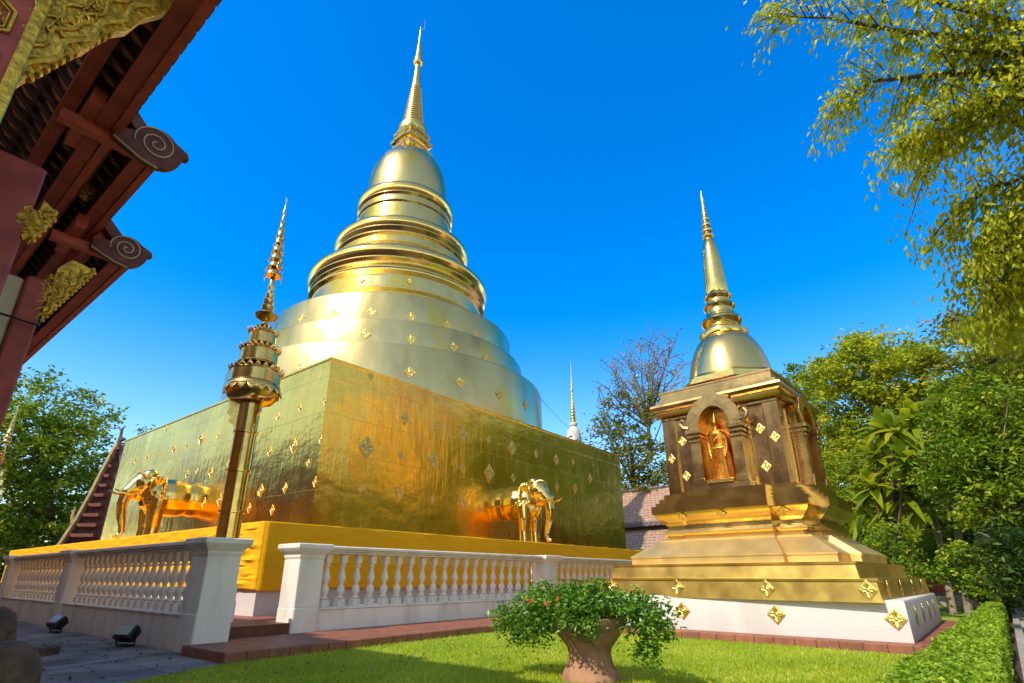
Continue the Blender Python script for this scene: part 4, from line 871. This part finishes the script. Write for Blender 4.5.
for s in (-1, 1): m.tube([(0, s*.09, .93), (.02, s*.10, .5), (0, s*.10, .1)], [.115, .09, .07], 10)
m.build('trousers', 'blue_cloth', t); MB().ball((-.015, 0, 1.67), (.10, .088, .10), 12).build('hair', 'dark_hair', t)

# ------------------------------------------------------------------ hedge
c = Vector((5.0, .2, 0)); t = thing('clipped_hedge', 'low clipped bright green hedge running along the path at the lower right', 'hedge', c)
def hedge_pt(n, top=True):
    s_ = rng.random(n)**1.7; x = s_*17.5+.15*0
    wl_ = .62-.25*s_; y0 = .08-.33*s_*1.2
    return s_, x, y0, wl_
P = []
n = 26000; s_ = rng.random(n)**1.6; x = -1.4+s_*18.5; ctr = .13-.040*x; hw = .27-.008*x+.02*np.sin(x*2.1); zz = .44+.02*np.sin(x*3)+.012*rng.normal(size=n)
P.append(np.stack([x, ctr+hw*(2*rng.random(n)-1), zz], 1))
n = 16000; s_ = rng.random(n)**1.6; x = -1.4+s_*18.5; ctr = .13-.040*x; sd2 = np.where(rng.random(n) < .5, -1, 1); hw = .27-.008*x+.02*np.sin(x*2.1)
P.append(np.stack([x, ctr+sd2*(hw+.02*rng.normal(size=n)), .46*rng.random(n)], 1))
P = np.concatenate(P); leaves_mesh('foliage', P, .05*(.7+.6*rng.random(len(P))), 'leaf_hedge', t, 1.2, .6, 0)
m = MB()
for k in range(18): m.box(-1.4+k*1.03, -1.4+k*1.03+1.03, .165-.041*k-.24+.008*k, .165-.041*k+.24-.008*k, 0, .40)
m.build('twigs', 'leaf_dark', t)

# ------------------------------------------------------------------ lawn grass
def blades(name, n, sel, hgt):
    pts = sel(n); k = len(pts); a = rng.random(k)*6.28; h = hgt*(.6+.8*rng.random(k)); w = .006+.004*rng.random(k)
    ln = rng.normal(size=(k, 2))*.018
    z = np.zeros(k); A = np.stack([pts[:, 0]-w*np.cos(a), pts[:, 1]-w*np.sin(a), z], 1); B_ = np.stack([pts[:, 0]+w*np.cos(a), pts[:, 1]+w*np.sin(a), z], 1); T_ = np.stack([pts[:, 0]+ln[:, 0], pts[:, 1]+ln[:, 1], h], 1)
    V = np.stack([A, B_, T_], 1).reshape(-1, 3); me = bpy.data.meshes.new(name)
    me.vertices.add(3*k); me.vertices.foreach_set('co', V.ravel()); me.loops.add(3*k); me.loops.foreach_set('vertex_index', np.arange(3*k, dtype=np.int32))
    me.polygons.add(k); me.polygons.foreach_set('loop_start', (np.arange(k)*3).astype(np.int32)); me.polygons.foreach_set('loop_total', np.full(k, 3, np.int32))
    me.materials.append(MATS['grass_blade']); me.update(calc_edges=True)
    at_ = me.attributes.new('leaf_tone', 'FLOAT', 'FACE'); tn = .5+.25*np.sin(pts[:, 0]*2.3+np.sin(pts[:, 1]*3))*np.sin(pts[:, 1]*1.9+1)+rng.normal(size=k)*.2
    at_.data.foreach_set('value', np.clip(tn, 0, 1).astype(np.float32))
    o = bpy.data.objects.new(name, me); COL.objects.link(o); return o
def lawn_sel(n):
    d = 5.0+9.0*rng.random(n)**1.5; a = AZ-R(38)+R(80)*rng.random(n); x = d*np.cos(a); y = d*np.sin(a)
    ok = (x > 2.3)&(y > .3)&(y < 8.05)&(y < 7.5+.43*(x-2.69)+.0*x)&~((x > 10.6-(y-.4)*-.15)&(x < 20))
    ok |= (x > 2.3)&(y > 7.0)&(y < 8.1)&(x > 4.0)&(x < 13)
    return np.stack([x[ok], y[ok]], 1)
tag(blades('grass', 170000, lawn_sel, .035), kind='stuff')

# far line of trees closing the horizon
P1, T1 = blob_points([(tuple(at(x, 545+rng.normal()*8, 55+rng.normal()*3)), (3.5, 3.5, 3.4)) for x in range(790, 1130, 22)]+[(tuple(at(x, 548+rng.normal()*6, 75+rng.normal()*3)), (4.5, 4.5, 3.2)) for x in range(-120, 130, 24)]+[(tuple(at(x, 552, 85)), (4.5, 4.5, 3)) for x in range(560, 700, 24)], 900, 30, .7, .4)
tag(leaves_mesh('treeline', P1, .6*(.7+.6*rng.random(len(P1))), 'leaf_dark', None, .3, .5, .1, tone=T1*.7+.1), kind='stuff')
# ------------------------------------------------------------------ trees and plants
def blobs_px(lst, d):
    """crown blobs: pixel centre, radii in metres, depth offset"""
    return [(tuple(at(x, y, d+dd)), r) for x, y, r, dd in lst]
p = at(60, 560, 60)
tree('leafy_tree', 'big dark leafy tree behind the old red hall at the left edge', 'tree', (p.x, p.y, 0),
     blobs_px([(35, 445, (6, 6, 5.5), 0), (85, 450, (4.5, 4.5, 4.5), 2), (20, 410, (4, 4, 3.2), -2), (60, 420, (4, 4, 3.5), 0), (10, 500, (6, 6, 4), 0), (95, 500, (5, 5, 4), 3), (50, 500, (6, 6, 5), 2), (-30, 470, (6, 6, 7), 0), (25, 535, (6, 6, 3), 0)], 60), 520, 46, .55, .42, 'leaf_mid', .5, limbn=10, shell=.45)
p = at(640, 560, 50)
t = tree('thin_crowned_tree', 'tree with bare grey upper twigs and green lower leaves between the two gilded towers', 'tree', (p.x, p.y, 0),
     blobs_px([(630, 440, (2.6, 2.6, 2.2), 0), (612, 425, (1.8, 1.8, 1.6), 0), (650, 455, (2.4, 2.4, 2.4), 0), (620, 470, (2.6, 2.6, 1.6), 0), (655, 480, (3, 3, 1.8), 0), (600, 440, (1.8, 1.8, 2.0), 0), (622, 405, (2.0, 2.0, 1.4), 0), (655, 405, (1.8, 1.8, 1.4), 0), (640, 485, (3, 3, 1.5), 0)], 50), 230, 26, .40, .36, 'leaf_autumn', .28, limbn=8, shell=.35)
B = Vector((p.x, p.y, 0)); limbs = []; tips = []
r0 = at(648, 425, 50)-B
for (x, y) in ((612, 372), (625, 352), (640, 345), (655, 338), (670, 352), (682, 372), (660, 360), (633, 365), (604, 385), (690, 392), (648, 350), (676, 340), (596, 400), (618, 388), (630, 355), (665, 345), (688, 360), (645, 372), (608, 360)):
    e = at(x, y, 50+rng.normal()*1.5)-B; mid = r0.lerp(e, .5)+Vector((rng.normal()*.3, rng.normal()*.3, .2)); limbs.append(([r0+Vector((0, 0, rng.normal()*.5)), mid, e], .11, .02))
    for q in range(13):
        s_ = mid.lerp(e, rng.random()) if q > 2 else r0.lerp(mid, rng.random()); f = s_+Vector((rng.normal()*.9, rng.normal()*.9, .5+rng.random()*.9)); limbs.append(([s_, s_.lerp(f, .5)+Vector((0, 0, .08)), f], (.045), .014)); tips.append(f)
trunk_mesh('twigs', [r0-Vector((0, 0, 3)), r0-Vector((0, 0, 1)), r0], .22, .14, 'bark_pale', t, limbs)
P = np.concatenate([np.array(f)+rng.normal(size=(6, 3))*.28 for f in tips]); leaves_mesh('sparse_leaves', P, .26*(.6+.6*rng.random(len(P))), 'leaf_autumn', t, .3, .5, .2)

p = at(905, 560, 30)
tree('yellow_green_tree', 'tall yellow green tree directly right of the small chedi', 'tree', (p.x, p.y, 0),
     blobs_px([(872, 375, (2.4, 2.4, 1.6), 0), (835, 380, (1.6, 1.6, 1.3), 0), (905, 385, (2.0, 2.0, 1.7), 0), (885, 420, (2.6, 2.4, 1.8), 1), (840, 425, (1.5, 1.5, 1.6), 0), (925, 430, (1.7, 1.7, 2.0), 0), (860, 350, (1.7, 1.7, .9), 0), (920, 355, (1.2, 1.2, 1.0), 0), (850, 465, (1.6, 1.6, 1.4), 0), (895, 470, (2, 2, 1.6), 1)], 30), 470, 46, .27, .24, 'leaf_lime', .25, limbn=9, shell=.4)
p = at(825, 560, 36)
tree('dark_background_tree', 'loose dark green tree showing behind the right side of the small chedi', 'tree', (p.x, p.y, 0),
     blobs_px([(812, 400, (1.5, 1.5, 1.6), 0), (825, 440, (1.8, 1.8, 2.0), 0), (808, 470, (1.9, 1.9, 1.7), 0), (835, 485, (2.2, 2.2, 2.0), 0), (795, 375, (.8, .8, .7), 0), (820, 370, (.9, .9, .9), 0), (850, 520, (2.2, 2.2, 1.6), 0), (812, 515, (1.6, 1.6, 1.4), 0)], 36), 300, 40, .28, .26, 'leaf_mid', .2, limbn=9, shell=.3)
p = at(858, 580, 27)
tree('small_leafy_tree', 'small leafy tree between the chedi steps and the dark red pavilion', 'tree', (p.x, p.y, 0),
     blobs_px([(850, 495, (1.0, 1.0, 1.0), 0), (865, 470, (1.1, 1.1, 1.0), 0), (846, 525, (.8, .8, .7), 0), (872, 510, (1.1, 1.1, 1.0), .5)], 27), 150, 40, .20, .18, 'leaf_light', .10, limbn=6, shell=.3)
p = at(985, 575, 21)
tree('broad_green_tree', 'broad mid green tree above the hedge at the right edge', 'tree', (p.x, p.y, 0),
     blobs_px([(985, 455, (1.5, 1.5, 1.1), 0), (1010, 420, (1.5, 1.5, 1.2), 0), (960, 480, (1.0, 1.0, 1.0), 0), (1000, 510, (1.4, 1.4, .9), 0), (955, 430, (1.0, 1.0, .9), 1), (1020, 480, (1.5, 1.5, 1.2), 0), (985, 395, (1.2, 1.2, .8), 1.5), (935, 470, (.9, .9, .9), 1), (945, 400, (.9, .9, .8), 2)], 21), 420, 40, .19, .17, 'leaf_mid', .14, limbn=8, shell=.35, bark='bark_pale')
p = at(1030, 560, 23)
tree('rust_tipped_tree', 'tree with rusty brown leaf tips leaning in above the palm at the right edge', 'tree', (p.x, p.y, 0),
     blobs_px([(985, 325, (1.7, 1.7, .9), 0), (1010, 345, (1.8, 1.8, 1.1), 0), (962, 322, (.9, .9, .5), 0), (1020, 310, (1.5, 1.5, 1.0), 0), (960, 365, (1.0, 1.0, .7), 0), (1040, 370, (2.0, 2, 2), 0)], 23), 150, 30, .24, .20, 'leaf_autumn', .22, limbn=8, shell=.3)
p = at(1000, 585, 27)
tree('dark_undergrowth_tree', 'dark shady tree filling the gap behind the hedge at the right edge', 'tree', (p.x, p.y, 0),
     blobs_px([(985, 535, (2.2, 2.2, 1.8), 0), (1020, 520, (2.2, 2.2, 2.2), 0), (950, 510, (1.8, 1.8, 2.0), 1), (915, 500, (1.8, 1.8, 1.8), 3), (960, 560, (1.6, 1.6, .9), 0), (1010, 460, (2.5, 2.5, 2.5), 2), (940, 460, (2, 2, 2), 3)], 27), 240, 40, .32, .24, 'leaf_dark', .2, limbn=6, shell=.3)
# bushes at the foot of the trees
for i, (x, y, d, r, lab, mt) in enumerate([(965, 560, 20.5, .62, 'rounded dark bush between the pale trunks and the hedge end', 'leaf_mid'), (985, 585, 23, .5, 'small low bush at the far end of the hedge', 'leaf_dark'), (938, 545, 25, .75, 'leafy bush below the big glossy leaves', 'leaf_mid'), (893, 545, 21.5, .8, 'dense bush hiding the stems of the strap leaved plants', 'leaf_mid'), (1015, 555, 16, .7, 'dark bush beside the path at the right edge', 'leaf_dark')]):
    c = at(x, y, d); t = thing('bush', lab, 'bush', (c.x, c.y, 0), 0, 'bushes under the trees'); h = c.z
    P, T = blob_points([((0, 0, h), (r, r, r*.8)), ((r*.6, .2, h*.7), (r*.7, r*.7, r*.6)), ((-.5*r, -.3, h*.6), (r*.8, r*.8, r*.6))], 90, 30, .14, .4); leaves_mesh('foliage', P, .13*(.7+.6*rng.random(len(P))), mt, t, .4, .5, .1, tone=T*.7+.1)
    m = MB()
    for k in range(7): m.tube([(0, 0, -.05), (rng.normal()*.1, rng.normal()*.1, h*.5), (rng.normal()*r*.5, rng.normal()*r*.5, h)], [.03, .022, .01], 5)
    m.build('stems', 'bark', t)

def blade_leaf(mb, base, dirv, L, w, droop, rows=7, twist=0.0):
    """one long strap leaf, arching"""
    d = Vector(dirv).normalized(); side = d.cross(Vector((0, 0, 1))); side = side.normalized() if side.length > 1e-3 else Vector((1, 0, 0))
    vs = []
    for k in range(rows+1):
        t_ = k/rows; q = Vector(base)+d*L*t_+Vector((0, 0, -droop*L*t_*t_)); ww = w*math.sin(math.pi*min(1, .08+.92*t_)**.75)*(1 if k < rows else .05)
        up_ = Vector((0, 0, 1)); vs += [q-side*ww+up_*ww*.35, q, q+side*ww+up_*ww*.35]
    fs = []
    for k in range(rows):
        a = 3*k; fs += [(a, a+1, a+4, a+3), (a+1, a+2, a+5, a+4)]
    mb.add(vs, fs, True)
def set_tone(o, per):
    me = o.data; a_ = me.attributes.new('leaf_tone', 'FLOAT', 'FACE'); n = len(me.polygons); g = rng.random(n//per+1)
    a_.data.foreach_set('value', np.repeat(g, per)[:n].astype(np.float32))
def dracaena(label, x, y, d, heads, L, w, mt):
    c = at(x, y, d); t = thing('broadleaf_plant', label, 'plant', (c.x, c.y, 0), 0, 'broad leaved plants under the trees'); B = Vector((c.x, c.y, 0)); m = MB(); st = MB()
    for hx, hy, dd in heads:
        h = at(hx, hy, d+dd)-B; st.tube([(0, 0, -.1), (h.x*.3, h.y*.3, h.z*.5), h], [.06, .04, .03], 8)
        for k in range(20):
            a = k*2.4+rng.random(); el = R(65-k*5.2+rng.normal()*8); blade_leaf(m, h+Vector((0, 0, -k*.02)), (math.cos(a)*math.cos(el), math.sin(a)*math.cos(el), math.sin(el)), L*(.75+.4*rng.random()), w, .25+.3*rng.random())
    o = m.build('leaves', mt, t, sharp=180); set_tone(o, 14); st.build('stem', 'bark', t)
dracaena('plant with big glossy strap leaves in front of the yellow green tree', 900, 590, 22, [(893, 425, 0), (875, 450, .5), (905, 455, -.4), (870, 480, 0), (890, 500, .3), (862, 505, .8), (912, 415, .3), (900, 485, .3), (880, 425, .6), (915, 500, .5), (885, 470, .9)], 1.05, .14, 'leaf_light')
dracaena('lower strap leaved plant beside the dark red pavilion', 880, 590, 24, [(868, 525, 0), (880, 540, 0), (858, 540, .6)], .75, .09, 'leaf_light')
def palm(label, x, y, d, crown, nf, L, mt, dry=0):
    c = at(x, y, d); t = thing('palm', label, 'palm tree', (c.x, c.y, 0), 0, 'feathery palms at the right edge'); B = Vector((c.x, c.y, 0)); top = at(*crown, d)-B
    MB().tube([(0, 0, -.1), (top.x*.3, top.y*.3, top.z*.5), top], [.12, .10, .08], 10).build('trunk', 'bark_pale', t)
    for f in range(nf):
        a = f*2.399+.4; el = R(80-60*f/nf+rng.normal()*6); d0 = Vector((math.cos(a)*math.cos(el), math.sin(a)*math.cos(el), math.sin(el))); m = MB(); pts = []
        for k in range(13):
            t_ = k/12; pts.append(top+d0*L*t_+Vector((0, 0, -.42*L*t_*t_)))
        m.tube(pts, [.025*(1-.8*k/12) for k in range(13)], 5, False); nr = len(m.f)
        for k in range(1, 13):
            for q in range(3):
                t_ = (k-q/3)/12; pp_ = top+d0*L*t_+Vector((0, 0, -.42*L*t_*t_)); tg = (d0+Vector((0, 0, -.84*t_))).normalized(); sd_ = tg.cross(Vector((0, 0, 1))).normalized(); ll = L*.34*math.sin(math.pi*(.12+.83*t_))
                for s in (-1, 1):
                    e = pp_+(sd_*s*.85+tg*.5).normalized()*ll+Vector((0, 0, -.45*ll)); wv = tg*.007
                    mid_ = pp_.lerp(e, .5)+Vector((0, 0, .06*ll)); m.add([pp_-wv, pp_+wv, mid_+wv*1.2, mid_-wv*1.2, e], [(0, 1, 2, 3), (3, 2, 4)])
        o = m.build('frond', mt, t, sharp=180); me = o.data; a_ = me.attributes.new('leaf_tone', 'FLOAT', 'FACE'); a_.data.foreach_set('value', np.full(len(me.polygons), .25+.5*rng.random(), np.float32))
palm('feathery palm with arching fronds in front of the broad green tree', 1120, 590, 15, (1066, 345), 24, 2.5, 'leaf_light')
palm('smaller palm with lighter fronds near the middle of the right trees', 962, 590, 23, (962, 408), 18, 1.7, 'leaf_light')
# pale slender trunks at the hedge end
for i, (x, xt, yt, d, lab) in enumerate([(950, 925, 470, 23, 'leaning pale trunk beside the person and the chedi base'), (992, 962, 470, 22, 'slender pale trunk crossing in front of the dark bush'), (985, 975, 440, 24, 'thin upright pale trunk behind the hedge end')]):
    c = at(x, 600, d); B = Vector((c.x, c.y, 0)); e = at(xt, yt, d+.5)-B; t = thing('slender_tree', lab, 'tree', B, 0, 'slender pale trunks at the hedge end')
    trunk_mesh('trunk', [Vector((0, 0, -.1)), e*.35+Vector((.1, 0, 0)), e*.7, e], .11, .06, 'bark_pale', t)
    P, T = blob_points([(tuple(e), (.8, .8, .7)), (tuple(e+Vector((.3, .5, .5))), (.7, .7, .6))], 40, 26, .16, .3); leaves_mesh('crown', P, .15*(.7+.6*rng.random(len(P))), 'leaf_mid', t, .4, .5, .2, tone=T*.7+.15)

# overhanging near tree, its trunk out of the frame to the right
tb = Vector((9.2, -3.6, 0)); t = thing('overhanging_tree', 'near tree with small drooping yellow green leaves overhanging the upper right sky', 'tree', tb)
forks = Vector((9.0, -3.0, 4.6))
def limb_px(lst, d0, d1): return [at(x, y, d0+(d1-d0)*i/(len(lst)-1)) for i, (x, y) in enumerate(lst)]
mains = [limb_px([(1060, 60), (985, 40), (905, 32), (830, 18), (768, 16)], 9.2, 8.2), limb_px([(1060, 40), (1000, 20), (930, 0), (860, -15)], 9.0, 8.2), limb_px([(1060, 90), (1000, 72), (930, 75), (870, 82), (835, 108)], 9.4, 8.8), limb_px([(1070, 150), (1010, 120), (960, 130), (925, 160)], 9.8, 9.4), limb_px([(1070, 210), (1030, 175), (990, 190), (955, 210)], 10, 9.6), limb_px([(1080, 270), (1040, 235), (1005, 245), (985, 262)], 10.4, 10), limb_px([(1060, 10), (1010, -20), (950, -40)], 9, 8.4), limb_px([(1090, 240), (1050, 205), (1020, 210), (1000, 225)], 10, 9.8), limb_px([(1090, 300), (1055, 265), (1020, 275), (1000, 290)], 10.5, 10.2), limb_px([(1080, 120), (1040, 60), (990, 55), (945, 50)], 9.4, 8.9), limb_px([(1060, 110), (1015, 95), (975, 100), (940, 118), (905, 140)], 9.2, 8.7)]
limbs = []; sprays = []
for q in mains:
    q = [Vector(v)-tb for v in q]; limbs.append(([forks-tb]+q, .075, .010))
    for s_ in range(len(q)-1):
        for k in range(9):
            b0 = q[s_].lerp(q[s_+1], (k+rng.random())/9); dr = (q[s_+1]-q[s_]).normalized(); sd_ = dr.cross(Vector((0, 0, 1))).normalized()
            e = b0+dr*(.25+.3*rng.random())+sd_*rng.normal()*.55+Vector((0, 0, .16*rng.normal()-.10))
            limbs.append(([b0, b0.lerp(e, .5)+Vector((0, 0, .05)), e], .012, .004)); sprays.append((b0, e))
    limbs.append(([q[-1], q[-1]+(q[-1]-q[-2])*.15], .008, .004)); sprays.append((q[-2], q[-1])); sprays.append((q[-2].lerp(q[-1], .5), q[-1]+(q[-1]-q[-2])*.12))
trunk_mesh('trunk', [Vector((0, 0, -.1)), Vector((.1, .1, 2.2)), forks-tb], .24, .15, 'bark', t, limbs)
C_, D_ = [], []
for b0, e in sprays:
    for k in range(40):
        u = rng.random()**.6; c = np.array(b0.lerp(e, u))+rng.normal(size=3)*np.array([.14, .14, .09])+np.array([0, 0, -.10*rng.random()]); C_.append(c)
        g = np.array((e-b0).normalized())*.5+np.array([0, 0, -.75]); D_.append(g)
for (x, y, dd) in ((1015, 300, 10.6), (1005, 325, 11), (1030, 330, 10.5), (990, 268, 10.4), (1020, 255, 10.2)):
    c0 = at(x, y, dd)-tb
    for k in range(420): C_.append(np.array(c0)+rng.normal(size=3)*np.array([.34, .34, .22])); D_.append(np.array([-.2, .2, -.7]))
C_ = np.array(C_); leaves_mesh('crown', C_, .125*(.6+.7*rng.random(len(C_))), 'leaf_yellow', t, .15, .36, .5, dirs=np.array(D_))

# added, unseen: a hall and tall trees for the gilt walls to mirror
t = thing('added_mirror_hall', 'added unseen hall with an orange gable for the gilt stupa wall to mirror', 'temple hall', (39, -23, 0))
MB().box(0, 34, -8.5, 8.5, 0, 10).build('wall', 'cream_wall', t)
m = MB(); m.prism([(-11, 8.6), (0, 25.5), (11, 8.6), (11, 9.2), (0, 26.4), (-11, 9.2)], lambda u, v, w: (w, u, v), -.8, 35); m.build('roof', 'roof_tile', t)
m = MB(); m.prism([(-10, 9.3), (10, 9.3), (0, 24.6)], lambda u, v, w: (w, u, v), -.35, .1); m.build('gable', 'mirror_gable', t)
m = MB(); m.prism([(-1.9, 0), (1.9, 0), (1.9, 5.5), (0, 8), (-1.9, 5.5)], lambda u, v, w: (w, u, v), -.25, .0); m.build('door', 'gold_paint', t)
for (x, y, h, r, lab) in [(18, -12, 9, 4.0, 'added unseen round tree right of the chedi'), (54, -11, 17, 7.5, 'added unseen broad tree beside the added hall'), (70, -12, 19, 8.5, 'added unseen tallest tree beyond the added hall'), (90, -11, 21, 9, 'added unseen far tree past the right hand trees')]:
    tree('added_mirror_tree', lab, 'tree', (x, y, 0), [((x, y, h), (r, r, r*.9)), ((x+r*.6, y+1, h-2.5), (r*.8, r*.8, r*.8)), ((x-r*.6, y-1, h-3), (r*.8, r*.8, r*.8)), ((x, y, h-5), (r*.8, r*.8, r*.7))], 150, 40, .09*r+.15, .11*r+.1, 'leaf_light', .3, limbn=5, shell=.4, group='added unseen trees')

P = np.stack([1.0+9*rng.random(420), 4.5+9*rng.random(420), .012+.01*rng.random(420)], 1)
P = P[(P[:, 0] < 4.0)|((P[:, 1] < 7.9)&(P[:, 0] < 10))]
tag(leaves_mesh('fallen_leaves', P, .055*(.6+.8*rng.random(len(P))), 'leaf_rust', None, 6, .5, 0), kind='stuff')
